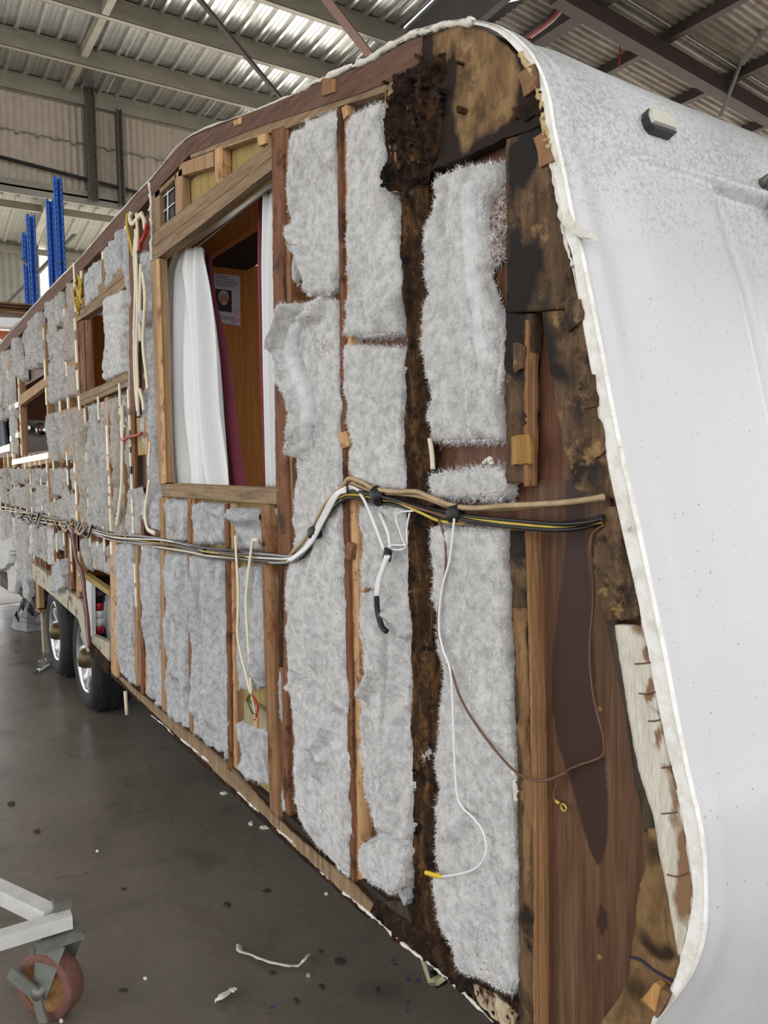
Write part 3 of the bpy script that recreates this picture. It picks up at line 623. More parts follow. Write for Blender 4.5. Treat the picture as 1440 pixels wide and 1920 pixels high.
# edge band of the inner frame, broad foot piece and flaking white strip
strip('frame_edge', [(1106, 1000), (1108, 1040), (1127, 1133), (1152, 1250), (1173, 1343), (1187, 1440), (1190, 1467), (1210, 1560)], [(1118, 1000), (1128, 1060), (1146, 1133), (1172, 1250), (1192, 1343), (1208, 1440), (1220, 1500), (1234, 1560)], bandw, VAN, d=-.010, th=0, back=-.034, res=.008, big=.002, fine=.0015, edge=.002, soft=0)
bs = blobs([(1225, 1770, .05, .02, .8), (1200, 1870, .04, .05, .6), (1250, 1700, .01, .1, .5), (1215, 1600, .03, .03, .6)], .04, 12)
strip('foot_ply', [(1212, 1555), (1208, 1620), (1190, 1693), (1183, 1773), (1173, 1840), (1157, 1872), (1120, 1925), (1095, 1975)], [(1234, 1555), (1247, 1640), (1260, 1720), (1272, 1797), (1268, 1840), (1256, 1862), (1222, 1915), (1168, 1980)], bottomply, VAN, d=0, th=-.004, back=-.034, res=.007, big=.003, fine=.0022, edge=.003, soft=0, stain=bs)
wire('pen_line', [(1181, 1794, .000), (1200, 1800, .000), (1230, 1822, .000), (1264, 1842, .0)], .0022, plain('ink_purple', C(40, 28, 66), .6), VAN, k=6, n=5)
board('ply_scab', [(1226, 1840), (1256, 1866), (1232, 1908), (1200, 1876)], -.004, .012, palette, VAN, jag=.002)
board('ply_scab_pale', [(1228, 1842), (1238, 1850), (1228, 1898), (1204, 1874)], 0, .0145, wood('ply_tan', C(164, 120, 66), C(186, 140, 84), C(200, 156, 100)), VAN)
ws = blobs([(1222, 1290, .008, .02, 1.4), (1215, 1232, .007, .012, 1.4), (1215, 1310, .006, .012, 1.2), (1240, 1380, .008, .03, .9), (1265, 1500, .012, .05, .9), (1285, 1600, .012, .05, 1.2), (1285, 1680, .02, .05, 1.2), (1255, 1445, .03, .008, .5), (1245, 1340, .03, .004, .5), (1262, 1770, .02, .02, .6), (1200, 1180, .02, .02, .8)], .012, 40)
strip('painted_strip', [(1154, 1172), (1172, 1290), (1190, 1400), (1208, 1470), (1227, 1527), (1247, 1647), (1260, 1723), (1272, 1790)], [(1206, 1176), (1228, 1290), (1248, 1390), (1266, 1470), (1280, 1540), (1297, 1645), (1297, 1700), (1278, 1790)], whitepaint, VAN, d=0, th=.002, back=-.02, res=.005, big=.001, fine=.0008, edge=.002, soft=0, stain=ws)
for (y0, x0, x1) in ((1245, 1190, 1222), (1300, 1198, 1230), (1352, 1215, 1240), (1440, 1240, 1262), (1526, 1240, 1270), (1640, 1250, 1290)):
    wire('paint_crack', [(x0, y0, .0035), ((x0 + x1) / 2, y0 + rng.uniform(-4, 4), .0035), (x1, y0 - 3, .0035)], .0012, brownw, VAN, k=4, n=4)
# lower right: laminated post and the big sheet of heartwood ply
strip('face_post', [(957, 992), (959, 1100), (966, 1300), (973, 1440), (975, 1700), (975, 1985)], [(988, 990), (992, 1100), (995, 1300), (1000, 1440), (1003, 1700), (1003, 1985)], darkply, VAN, d=0, th=.001, back=-.034, res=.007, big=.003, fine=.0022, edge=.003, soft=0, stain=blobs([(980, 1010, .05, .08, .9), (985, 1130, .04, .04, .5), (990, 1360, .02, .06, .5), (980, 1880, .03, .1, .6)], .05, 10))
strip('face_post_veneer', [(968, 1140), (975, 1310), (984, 1440), (985, 1700)], [(990, 1140), (993, 1310), (997, 1440), (999, 1700)], wood('post_veneer', C(94, 68, 42), C(130, 98, 64), C(164, 130, 90), sc=(30, 30, 6), spots=(C(74, 52, 34), 9)), VAN, d=0, th=.005, back=0, res=.008, big=.002, fine=.002, edge=.008, soft=0)
strip('laminated_edge', [(988, 995), (993, 1200), (1000, 1440), (1003, 1700), (1003, 1985)], [(993, 990), (998, 1200), (1005, 1440), (1008, 1700), (1008, 1985)], lamw, VAN, d=0, th=.004, back=-.034, res=.008, big=.0006, fine=.001, edge=.001, soft=0)
hp = wm([(1068, 1000), (1060, 1080), (1050, 1160), (1040, 1250), (1042, 1330), (1055, 1400), (1075, 1460), (1095, 1530), (1112, 1590), (1128, 1625)], -.04); hq = wm([(1105, 1000), (1118, 1120), (1120, 1180), (1125, 1280), (1135, 1350), (1142, 1420), (1147, 1500), (1147, 1560), (1142, 1590), (1131, 1625)], -.04)
def heart(X, Z):
    a = np.interp(-Z, -hp[:, 1], hp[:, 0]); c = np.interp(-Z, -hq[:, 1], hq[:, 0]); ok = (Z > hp[-1, 1]) & (Z < hp[0, 1] + .1)
    r = np.clip(np.minimum((X - a), (c - X)) / .010 + .5, 0, 1) * ok
    k = wm([(1135, 1720)], -.04)[0]; r2 = np.clip((1 - ((X - k[0]) / .0095) ** 4 - ((Z - k[1]) / .028) ** 4) * 3, 0, 1)
    return np.maximum(r, r2) * .95
strip('nose_lining', [(1000, 900), (1010, 1200), (1018, 1440), (1020, 1985)], [(1140, 900), (1175, 1200), (1215, 1440), (1235, 1985)], wood('heartwood_ply', C(70, 49, 36), C(98, 70, 51), C(126, 96, 72), sc=(46, 46, 2.2), stain=C(62, 43, 36), bmp=.12, rough=.5), VAN, d=-.030, th=0, res=.008, big=.0, fine=.0, edge=0, soft=0, stain=heart)
for x, y in ((1126, 1330), (1125, 1795)):
    b = MB(); b.lathe([(.006, .0), (.005, .004), (.001, .005)], W(x, y, -.03), (0, -1, 0), 8); b.build('nail_head', casth, VAN, True)

# --- bottom rail
strip('bottom_rail', [(228, 1268), (253, 1290), (340, 1360), (430, 1432), (513, 1524), (527, 1537)], [(222, 1272), (247, 1298), (335, 1382), (420, 1462), (500, 1534), (516, 1552)], greyv, VAN, d=0, th=0, back=-.06, res=.02, big=.002, fine=.001, edge=.002, soft=0, ax='s')
strip('bottom_rail', [(527, 1537), (580, 1585), (627, 1622), (667, 1655), (702, 1692)], [(516, 1552), (572, 1604), (640, 1668), (668, 1690), (694, 1715)], greyv, VAN, d=0, th=.002, back=-.06, res=.012, big=.003, fine=.002, edge=.003, soft=0, ax='s')
strip('bottom_rail_rotten', [(700, 1688), (740, 1712), (800, 1752), (860, 1800), (920, 1850), (965, 1892)], [(690, 1716), (740, 1762), (793, 1799), (860, 1854), (927, 1920), (960, 1945)], rotd, VAN, d=0, th=.0, back=-.06, res=.006, big=.010, fine=.005, edge=.004, soft=.012, ax='s', topsoft=False, bigs=(24, 24))
strip('rail_underedge', [(222, 1272), (335, 1382), (480, 1515), (572, 1604), (694, 1715)], [(214, 1270), (330, 1388), (476, 1526), (566, 1610), (688, 1722)], rotd, VAN, d=-.004, th=0, back=-.06, res=.02, big=.001, fine=.001, edge=.001, soft=0, ax='s')
for pts in ([(283, 1340), (310, 1362), (325, 1378)], [(338, 1385), (372, 1412), (392, 1428)], [(446, 1485), (470, 1508), (485, 1522)], [(520, 1556), (545, 1575), (556, 1586)], [(600, 1634), (616, 1646)], [(645, 1673), (680, 1702), (712, 1730), (745, 1760), (793, 1799)], [(800, 1803), (840, 1835), (880, 1872), (925, 1917)]):
    ragged(pts, .0035, whitec, VAN, d=.002, amp=.8, name='sealant_trace')
strip('mouldy_edge_ply', [(893, 1842), (930, 1862), (975, 1900)], [(898, 1872), (925, 1905), (960, 1935)], wood('mouldy_ply', C(120, 90, 62), C(190, 172, 142), C(216, 204, 180), sc=(30, 30, 20), spots=(C(60, 40, 26), 18)), VAN, d=0, th=.006, back=-.03, res=.006, big=.004, fine=.003, edge=.005, soft=0, ax='s')
board('corner_block', [(722, 1690), (760, 1690), (775, 1740), (740, 1720)], -.03, -.006, bandw, VAN)
board('insulation_scrap', [(745, 1672), (757, 1666), (764, 1690), (758, 1698)], -.02, .002, fibg, VAN, jag=.003)

# --- insulation, front half
batt([(565, 228), (545, 245), (540, 300), (535, 420), (541, 450), (560, 500), (580, 535), (594, 556)], [(632, 200), (634, 300), (637, 400), (638, 450), (638, 500), (630, 540), (606, 557)], .020, ridges=[([(563, 290), (560, 340), (552, 400)], .012, .012), ([(548, 430), (565, 470), (590, 530), (600, 552)], .020, .014), ([(570, 420), (560, 470), (590, 530)], -.012, .008), ([(580, 220), (600, 260), (625, 310)], .010, .012)])
batt([(537, 470), (537, 500), (540, 530)], [(560, 468), (556, 500), (546, 532)], .006, mat=fibg)
batt([(560, 570), (545, 610), (530, 655), (548, 700), (563, 735), (572, 790), (566, 830), (552, 880), (546, 940), (550, 1000), (546, 1090), (542, 1200), (541, 1268), (545, 1350), (545, 1440), (548, 1505), (575, 1550), (600, 1588), (632, 1618), (650, 1642)], [(612, 560), (636, 562), (640, 650), (641, 700), (642, 800), (643, 900), (644, 960), (646, 1060), (650, 1180), (653, 1268), (655, 1330), (656, 1400), (658, 1500), (659, 1560), (659, 1610), (659, 1644)], .022, res=.007, ridges=[([(562, 575), (547, 620), (536, 660), (556, 710), (574, 760), (576, 800), (570, 850)], .034, .013), ([(566, 600), (556, 655), (578, 710), (592, 770), (588, 840)], -.016, .010), ([(612, 565), (605, 590), (575, 600)], .016, .014), ([(600, 990), (590, 1100), (600, 1240)], .012, .02), ([(548, 1262), (580, 1276), (604, 1290)], -.020, .005), ([(556, 1285), (585, 1300), (600, 1350), (612, 1420)], .020, .016), ([(614, 1322), (632, 1332), (648, 1348)], -.026, .008), ([(620, 1360), (604, 1400), (600, 1450)], .018, .012), ([(575, 1400), (580, 1500)], .010, .02), ([(628, 880), (632, 960)], -.01, .02)])
batt([(552, 592), (539, 625), (528, 655), (545, 700), (560, 735), (569, 790), (563, 845)], [(574, 600), (560, 640), (556, 668), (575, 706), (589, 745), (593, 795), (578, 852)], .040, mat=MATS['insulation_fresh'], soft=.03, big=.006, edge=.006)
batt([(537, 430), (546, 440), (560, 480), (578, 525), (592, 552)], [(553, 428), (570, 455), (588, 500), (606, 540), (607, 556)], .036, mat=MATS['insulation_fresh'], soft=.03, big=.006, edge=.006)
batt([(862, 330), (858, 420), (864, 520), (884, 600), (893, 700), (900, 800)], [(900, 325), (898, 420), (903, 520), (922, 610), (920, 700), (922, 800)], .036, mat=MATS['insulation_fresh'], soft=.045, big=.006, edge=.008)
batt([(541, 720), (545, 760), (545, 830), (549, 880)], [(556, 725), (566, 770), (566, 830), (556, 880)], .004, mat=fibg)
batt([(662, 215), (651, 232), (648, 320), (650, 420), (653, 520), (650, 580), (645, 634)], [(712, 190), (720, 200), (722, 330), (738, 400), (750, 470), (750, 560), (751, 630)], .020, ridges=[([(690, 560), (715, 600), (745, 560)], .008, .02)])
batt([(644, 644), (648, 720), (652, 800), (660, 860), (664, 896), (690, 912)], [(752, 652), (757, 700), (758, 800), (757, 880), (760, 910), (752, 925)], .022)
batt([(664, 948), (670, 1000), (676, 1080), (680, 1180), (684, 1250), (684, 1278), (668, 1292), (676, 1330), (674, 1370), (680, 1440), (690, 1490), (700, 1530), (716, 1562), (690, 1576), (676, 1590), (672, 1612), (676, 1640), (704, 1664)], [(756, 945), (764, 1000), (766, 1060), (766, 1120), (768, 1180), (770, 1240), (772, 1350), (773, 1420), (774, 1480), (773, 1520), (772, 1560), (768, 1600), (765, 1630), (758, 1660), (735, 1674)], .024, res=.007, ridges=[([(676, 1104), (705, 1112), (735, 1125)], -.022, .005), ([(715, 1180), (724, 1210), (727, 1290), (729, 1400)], -.022, .007), ([(742, 1150), (744, 1280), (742, 1400), (735, 1540)], .014, .013), ([(690, 1300), (705, 1280), (716, 1250)], .018, .012), ([(690, 1578), (730, 1562), (768, 1580)], -.014, .006), ([(730, 1130), (745, 1150), (760, 1190)], .014, .010)])
batt([(830, 318), (808, 345), (803, 420), (798, 500), (802, 580), (794, 640), (798, 700), (803, 780), (810, 832)], [(935, 300), (944, 330), (915, 380), (905, 460), (908, 520), (932, 600), (930, 700), (925, 770), (928, 830)], .022, ridges=[([(872, 330), (862, 420), (872, 520), (880, 600), (890, 700), (900, 800)], .012, .022), ([(836, 360), (832, 440)], -.010, .012)])
batt([(905, 322), (900, 400), (895, 490)], [(946, 312), (946, 400), (926, 488)], .0, mat=fibre('insulation_film', C(170, 152, 142), C(104, 74, 60), C(84, 56, 44), .5), fib_n=45000, fl=.03, fine=.001, big=.002, edge=.02)
batt([(925, 600), (930, 680), (925, 760)], [(944, 600), (944, 660), (938, 720)], .004, mat=fib, fib_n=60000, fl=.018)
batt([(820, 884), (806, 895), (804, 915), (808, 938)], [(925, 872), (944, 886), (946, 912), (942, 940)], .022, fl=.018)
batt([(810, 985), (812, 1080), (815, 1180), (818, 1300), (818, 1400), (819, 1480), (820, 1560), (820, 1640), (824, 1720), (845, 1775), (870, 1822), (900, 1850)], [(944, 990), (948, 1080), (950, 1180), (953, 1240), (961, 1390), (964, 1480), (965, 1560), (966, 1640), (968, 1720), (969, 1780), (968, 1830), (962, 1866)], .024, res=.007, ridges=[([(880, 1540), (850, 1640)], -.010, .03), ([(850, 1000), (840, 1200)], .008, .03), ([(920, 1100), (930, 1300)], -.006, .02), ([(840, 1560), (900, 1500)], .008, .02)])
batt([(783, 1402), (790, 1425), (800, 1436)], [(838, 1398), (846, 1410), (842, 1424)], .014, mat=fibd)
# frayed glue and a little pale off-cut beside the rotten post
wire('offcut', [(806, 822, .004), (810, 850, .004), (812, 880, .004)], .006, cream, VAN, n=5)
for pts in ([(944, 1255), (950, 1275), (952, 1300), (946, 1320)], [(962, 1440), (966, 1470), (967, 1500)], [(905, 868), (918, 862), (924, 870)]): ragged(pts, .005, whitec, VAN, name='glue_bead')
# --- insulation under the sill
B2 = dict(mat=fibg, fib_n=22000, res=.009, big=.022, bigs=(24, 4.5), edge=.011)
batt([(312, 934), (311, 980), (318, 1018)], [(347, 938), (349, 980), (346, 1015)], .016, **B2, ridges=[([(322, 945), (330, 985)], .016, .02)])
batt([(364, 942), (362, 980), (366, 1024)], [(415, 945), (417, 985), (412, 1020)], .014, **B2, ridges=[([(375, 940), (412, 965)], .010, .015)])
batt([(434, 950), (438, 990), (440, 1032)], [(484, 956), (488, 1000), (489, 1034)], .014, **B2, ridges=[([(440, 955), (460, 972), (482, 970)], .02, .02)])
batt([(510, 950), (510, 1000), (512, 1030)], [(518, 950), (518, 1000), (519, 1030)], .008, **B2)
batt([(515, 1070), (519, 1200), (524, 1350), (528, 1520)], [(524, 1070), (526, 1200), (532, 1350), (536, 1525)], .006, **B2)
for Lx, Rx, rg in (
    ([(219, 1020), (220, 1140), (222, 1230), (228, 1266)], [(251, 1012), (252, 1140), (253, 1250), (256, 1290)], [([(232, 1050), (236, 1230)], .014, .03)]),
    ([(271, 1022), (272, 1150), (273, 1250), (274, 1305)], [(298, 1022), (301, 1150), (302, 1260), (304, 1330)], [([(285, 1060), (288, 1290)], .014, .03)]),
    ([(306, 1036), (312, 1120), (312, 1250), (314, 1340)], [(347, 1040), (349, 1120), (350, 1260), (356, 1372)], [([(328, 1050), (336, 1110), (334, 1260)], .02, .03), ([(318, 1130), (320, 1230)], -.014, .02)]),
    ([(361, 1040), (361, 1150), (363, 1260), (366, 1378)], [(421, 1050), (424, 1150), (428, 1280), (430, 1430)], [([(372, 1050), (374, 1330)], .014, .02), ([(392, 1100), (402, 1350)], .02, .035), ([(382, 1060), (386, 1330)], -.012, .015)]),
    ([(438, 1064), (440, 1150), (436, 1240), (444, 1296)], [(487, 1060), (493, 1150), (497, 1240), (492, 1290)], [([(478, 1100), (484, 1260)], .012, .03)]),
    ([(443, 1352), (446, 1400), (450, 1432), (470, 1456)], [(500, 1370), (503, 1420), (503, 1450), (502, 1478)], [([(455, 1440), (490, 1470)], .012, .02)])):
    batt(Lx, Rx, .018, **B2, ridges=rg)
board('switch_box', [(457, 1315), (480, 1322), (501, 1338), (501, 1392), (480, 1374), (459, 1368)], -.03, -.012, wood('tan_hardboard', C(150, 134, 104), C(164, 150, 120), C(176, 162, 134)), VAN)
board('switch_box_edge', [(475, 1338), (482, 1342), (482, 1376), (476, 1378)], -.02, -.006, endw, VAN)
board('stud', [(432, 1296), (445, 1296), (446, 1448), (438, 1452)], -.034, -.008, pale, VAN)
board('yellow_ply_patch', [(322, 985), (332, 985), (332, 1008), (325, 1008)], -.02, .004, yply, VAN)
board('yellow_ply_patch', [(326, 1100), (338, 1106), (338, 1128), (328, 1126)], -.02, .004, endw, VAN)

# --- rear half: frames and small packets of insulation
def xz(px, py): return W(px, py)[[0, 2]]
def mbatt(x0, x1, z0, z1, mat=None, th=.016, sd=0, **k):
    r_ = np.random.default_rng(sd + int(abs(x0) * 977)); nz_ = max(2, int((z1 - z0) / .12)); zz = np.linspace(z1, z0, nz_ + 1)
    wv = (x1 - x0); jl = r_.uniform(-.12, .10, nz_ + 1) * wv; jr = r_.uniform(-.12, .10, nz_ + 1) * wv
    if r_.random() < .4: jl[-1] = wv * .25; jr[0] = wv * .2
    return batt(np.stack([x0 + jl, zz], 1), np.stack([x1 - jr, zz], 1), th, mat=mat or fibl, metric=True, res=.013, fib_n=5000, edge=.014, big=.030, fine=.004, fl=.02, bigs=(18, 4.5), fines=50, **k)
def mstud(x, z0, z1, wd, mat=pale, d=0., beads=True, sd=1):
    board('stud', [(x, z0), (x + wd, z0), (x + wd, z1), (x, z1)], -.034, d, mat, VAN, jag=.003, step=.05, metric=True)
    if beads:
        r_ = np.random.default_rng(sd + int(abs(x) * 1000)); z = z0 + .1; b = MB()
        while z < z1 - .05:
            l = r_.uniform(.03, .16)
            if r_.random() < .75: c_ = x + wd * r_.uniform(.2, .7); b.box((c_, -d - .008, z), (c_ + min(wd * .6, .026), -d, z + l))
            z += l + r_.uniform(.01, .06)
        if b.v: b.build('sealant_bead', MATS['bead_cream'], VAN)['kind'] = 'stuff'
plain('bead_cream', C(246, 242, 216), .35, var=.04)
zlo, ztop = .74, 2.66
YT = ([-40, 0, 75, 160, 245], [712, 667, 587, 499, 412])
def ztop_at(px): return W(px, float(np.interp(px, *YT)))[2] + .01
def column(px0, px1, y_ref, z0, z1, seed, pieces=2, mat=None, th=.016):
    x0 = W(px0, y_ref)[0]; x1 = W(px1, y_ref)[0]; r_ = np.random.default_rng(seed); cuts = np.sort(np.r_[z0, z1, r_.uniform(z0 + (z1 - z0) * .3, z1 - (z1 - z0) * .3, pieces - 1)])
    for a, c in zip(cuts[:-1], cuts[1:]): mbatt(x0, x1, a + .008, c - .008, mat, th * r_.uniform(.7, 1.4), seed)
# cable chase column left of the big window
board('frame_post', [(240, 410), (249, 400), (254, 960), (246, 962)], -.034, 0, stud, VAN, jag=.002, step=.05)
board('frame_post', [(247, 420), (254, 415), (259, 960), (254, 962)], -.034, -.012, bandw, VAN)
batt([(258, 470), (262, 560), (262, 640), (266, 760), (270, 900), (276, 985)], [(280, 470), (281, 560), (284, 660), (288, 800), (291, 900), (297, 1000)], .010, **B2)
batt([(262, 582), (261, 600), (266, 612)], [(279, 580), (281, 598), (278, 612)], .026, **B2)
batt([(264, 935), (268, 965), (276, 985)], [(281, 932), (284, 960), (282, 980)], .024, **B2)
batt([(231, 425), (230, 500), (232, 560), (236, 660), (240, 760), (242, 800)], [(241, 420), (242, 500), (246, 560), (249, 660), (250, 760), (251, 815)], .010, **B2)
board('hardboard_patch', [(256, 784), (272, 782), (273, 852), (259, 854)], -.03, .0, yply, VAN); board('batten', [(270, 784), (279, 792), (281, 852), (273, 852)], -.03, .006, endw, VAN)
# small window: lintel, posts, sill
board('lintel', [(139, 571), (190, 530), (236, 492), (236, 516), (190, 552), (140, 588)], -.034, .004, greyw, VAN)
board('lintel', [(140, 589), (190, 553), (236, 517), (236, 537), (190, 573), (141, 605)], -.034, .002, greyw, VAN)
board('sill', [(143, 742), (190, 722), (238, 698), (238, 712), (190, 736), (144, 754)], -.034, .004, greyw, VAN)
board('sill', [(144, 755), (190, 737), (238, 713), (238, 724), (190, 745), (144, 764)], -.034, .002, greyw, VAN)
board('frame_post', [(148, 603), (157, 600), (161, 738), (152, 742)], -.034, 0, stud, VAN); board('frame_post', [(157, 601), (161, 599), (164, 735), (161, 737)], -.034, -.008, pale, VAN)
board('frame_post', [(195, 578), (202, 573), (205, 716), (198, 720)], -.034, -.004, stud, VAN)
batt([(200, 555), (202, 600), (205, 640), (201, 690), (197, 705), (200, 716)], [(233, 540), (232, 600), (232, 660), (234, 690), (235, 700), (215, 708)], .026, mat=fib, res=.01, fib_n=9000, ridges=[([(206, 570), (208, 640), (205, 690)], .012, .03)])
# upper packets between fascia and lintel
batt([(160, 512), (162, 560), (162, 578)], [(187, 480), (188, 530), (188, 553)], .018, **B2); batt([(196, 470), (197, 520), (199, 545)], [(230, 425), (231, 480), (232, 500)], .018, **B2)
for px, yt, yb in ((138, 505, 575), (150, 500, 560), (189, 470, 530), (231, 428, 492)): mstud(W(px, yt)[0], W(px, yb)[2], W(px, yt)[2] , .07, studo)
for pts in ([(137, 545), (141, 570), (147, 590)], [(141, 530), (146, 552), (144, 575)], [(150, 522), (148, 548), (154, 570)], [(146, 515), (152, 540), (150, 565)], [(155, 520), (151, 545), (148, 580)]): wire('yellow_lead', pts, .008, yelloww, VAN, d=.01, n=5)
# column between dark window and small window
for a_, c_ in ((90, 108), (110, 124), (126, 143)):
    column(a_, c_, 650, 2.02, ztop_at((a_ + c_) / 2), a_, 2, fibd if a_ == 126 else None, .020); column(a_, c_, 800, 1.62, 1.98, a_ + 3, 1, fibd if a_ == 126 else None)
rail([(36, 742), (88, 705), (143, 672)], [(36, 762), (88, 722), (143, 690)], -.034, .004, pale, 'noggin'); rail([(88, 777), (145, 762)], [(88, 792), (145, 776)], -.034, .004, pale, 'noggin')
rail([(22, 862), (90, 848)], [(22, 872), (90, 860)], -.034, .016, MATS['bead_cream'], 'noggin'); rail([(40, 868), (92, 855), (144, 829)], [(40, 878), (92, 868), (144, 846)], -.034, .004, pale, 'noggin')
for k, px in enumerate((84, 108, 124, 144)): mstud(W(px, 700)[0], 1.62, 2.63, .07, studo if k % 2 else pale, sd=k)
# posts beside the dark window, further window and the tail
for px, wd_ in ((19, .25), (30, .12), (37, .10)): mstud(W(px, 800)[0], 1.6, 2.6, wd_, pale if px != 30 else stud, sd=px)
for y in (755, 812): board('packing_block', [(18, y + 6), (34, y - 2), (34, y + 8), (18, y + 16)], 0, .02, MATS['bead_cream'], VAN)
rail([(0, 838), (18, 832)], [(0, 850), (18, 846)], -.034, .012, MATS['bead_cream'], 'noggin'); rail([(0, 762), (22, 742)], [(0, 772), (22, 752)], -.034, .012, pale, 'noggin')
for a_, c_, z0, z1 in ((-14, -4, 2.05, 2.58), (-3, 6, 2.05, 2.58), (8, 18, 2.05, 2.6), (22, 30, 1.7, 2.5), (32, 40, 2.35, 2.6), (52, 66, 2.36, 2.66), (68, 86, 2.33, 2.67), (42, 50, 2.3, 2.5)):
    column(a_, c_, 720, z0, z1 if z1 < 2.55 else ztop_at((a_ + c_) / 2), a_ + 50, 1, None, .022)
# below windows: many narrow packets with pale studs between
xsd = [(-30, -22), (-20, -11), (-9, 1), (3, 10), (12, 19), (21, 29), (31, 38), (40, 50), (52, 59), (61, 69), (71, 79), (81, 91), (93, 103), (105, 117), (119, 129), (131, 142), (150, 166), (168, 180), (182, 192), (194, 204), (216, 232), (234, 248), (250, 262)]
for i, (a_, c_) in enumerate(xsd):
    big_ = a_ > 145; zt_ = 1.96 if 145 < a_ < 240 else (1.60 if a_ < 145 else 1.4)
    zl_ = 1.22
    column(a_, c_, 900, zl_, zt_ if a_ < 250 else 1.5, i + 90, 2 if not big_ else 1, None if i % 4 else fibd, .02)
    zbot = .62 if a_ < 55 else (.86 if a_ < 95 else .8)
    if a_ < 95: column(a_, c_, 1040, zbot, 1.16, i + 190, 1, None if i % 3 else fib, .024)
    x_ = W(c_ + .3, 950)[0]; xn = W(xsd[i + 1][0] if i + 1 < len(xsd) else 268, 950)[0]
    mstud(x_, (1.02 if 140 < a_ < 206 else .8) if a_ > 55 else .6, zt_ + (.1 if a_ < 145 else 0), max(.025, min(.06, xn - x_)), (pale, studo, stud, endw)[i % 4], sd=i)
column(110, 119, 1060, 1.0, 1.16, 400, 1); column(158, 166, 1030, .95, 1.17, 401, 1); column(172, 203, 1030, .98, 1.17, 402, 1)
batt([(108, 1062), (106, 1085), (108, 1105), (112, 1112)], [(127, 1045), (128, 1070), (127, 1100), (122, 1112)], .05, **B2)
for px, y0_, y1_, mt in ((96, 990, 1055, studo), (104, 990, 1060, stud), (128, 1000, 1105, studo), (143, 1000, 1120, pale)): board('stud', [(px, y0_), (px + 6, y0_), (px + 6, y1_), (px, y1_)], -.034, 0, mt, VAN)
# loose hanging wad at the tail
batt([(12, 1020), (2, 1045), (-4, 1065), (4, 1072)], [(30, 1005), (38, 1030), (36, 1055), (22, 1068)], .10, mat=fib, res=.02, fib_n=4000, soft=.1, fl=.03)
batt([(22, 1060), (24, 1085), (22, 1112)], [(36, 1055), (38, 1090), (34, 1115)], .05, mat=fib, res=.02, fib_n=4000); batt([(44, 1060), (48, 1100), (54, 1122)], [(58, 1050), (60, 1090), (58, 1130)], .04, **B2)
# wheel-arch skirt, rotten sill, locker
board('wheel_arch_skirt', [(54, 1050), (100, 1085), (150, 1125), (160, 1150), (164, 1205), (170, 1222), (163, 1222), (152, 1180), (146, 1160), (100, 1118), (70, 1094), (56, 1078)], -.03, .006, skirtp, VAN)
board('frame_post', [(66, 1085), (72, 1090), (74, 1140), (68, 1142)], -.034, .004, pale, VAN)
strip('sill_rotten', [(168, 1205), (190, 1225), (206, 1240)], [(170, 1222), (186, 1248), (204, 1266)], rotd, VAN, d=0, th=.004, back=-.05, res=.02, big=.01, fine=.008, edge=.01, soft=0, ax='s')
board('sill_tail', [(20, 1088), (60, 1120), (68, 1142), (30, 1110)], -.05, .0, bandw, VAN)
board('tail_skid', [(0, 1080), (24, 1094), (22, 1112), (0, 1098)], -.4, -.1, bandw, VAN)
board('locker_frame', [(158, 1075), (205, 1108), (205, 1118), (160, 1086)], -.03, .004, yply, VAN)
board('locker_frame', [(161, 1087), (171, 1094), (172, 1192), (165, 1200)], -.02, .004, whitepl, VAN)
board('locker_lining', [(168, 1088), (205, 1114), (205, 1240), (170, 1210)], -.12, -.10, whitepl, VAN)
board('locker_sill', [(172, 1190), (205, 1205), (205, 1240), (172, 1204)], -.03, .0, skirtp, VAN)
p0, p1 = W(186, 1128, -.05), W(186, 1186, -.05)
strut = empty('striped_strut', 'red and white striped rod with black fitting inside the side locker', 'rod')
bb = MB(); 
for i in range(4):
    q0 = p0 + (p1 - p0) * (i / 4); q1 = p0 + (p1 - p0) * ((i + 1) / 4); b = MB(); b.tube([q0, q1], .030, 10); b.build('band', redp if i in (0, 3) else whitepl, strut, True)
b = MB(); b.tube([p0 + [0, 0, .10], p0], .036, 10); b.tube([p0 + [0, 0, .10], p0 + [.10, 0, .13]], .02, 8); b.build('cap', blackw, strut, True)
tag(wire('white_tape_strip', [(235, 1296, .0), (238, 1340, .0)], .011, cream, None, n=5, k=4), 'short cream strip hanging below the sill behind the near wheel', 'strip')
# red and grey lead bundle over the wheel arch
LW = empty('lead_bundle', 'thin red and grey leads running down beside the wheel arch', 'cable')
for k, mt in enumerate((MATS['wire_red_dark'], greyc, blackw, MATS['wire_red_dark'])): wire('lead', [(130 + k * 2, 985), (134 + k * 2, 1010), (142 + k, 1050), (150 + k * 2, 1075), (158 + k, 1120), (161 + k * 2, 1170), (166 + k, 1215)], .006, mt, LW, d=.02 + k * .006, n=5)
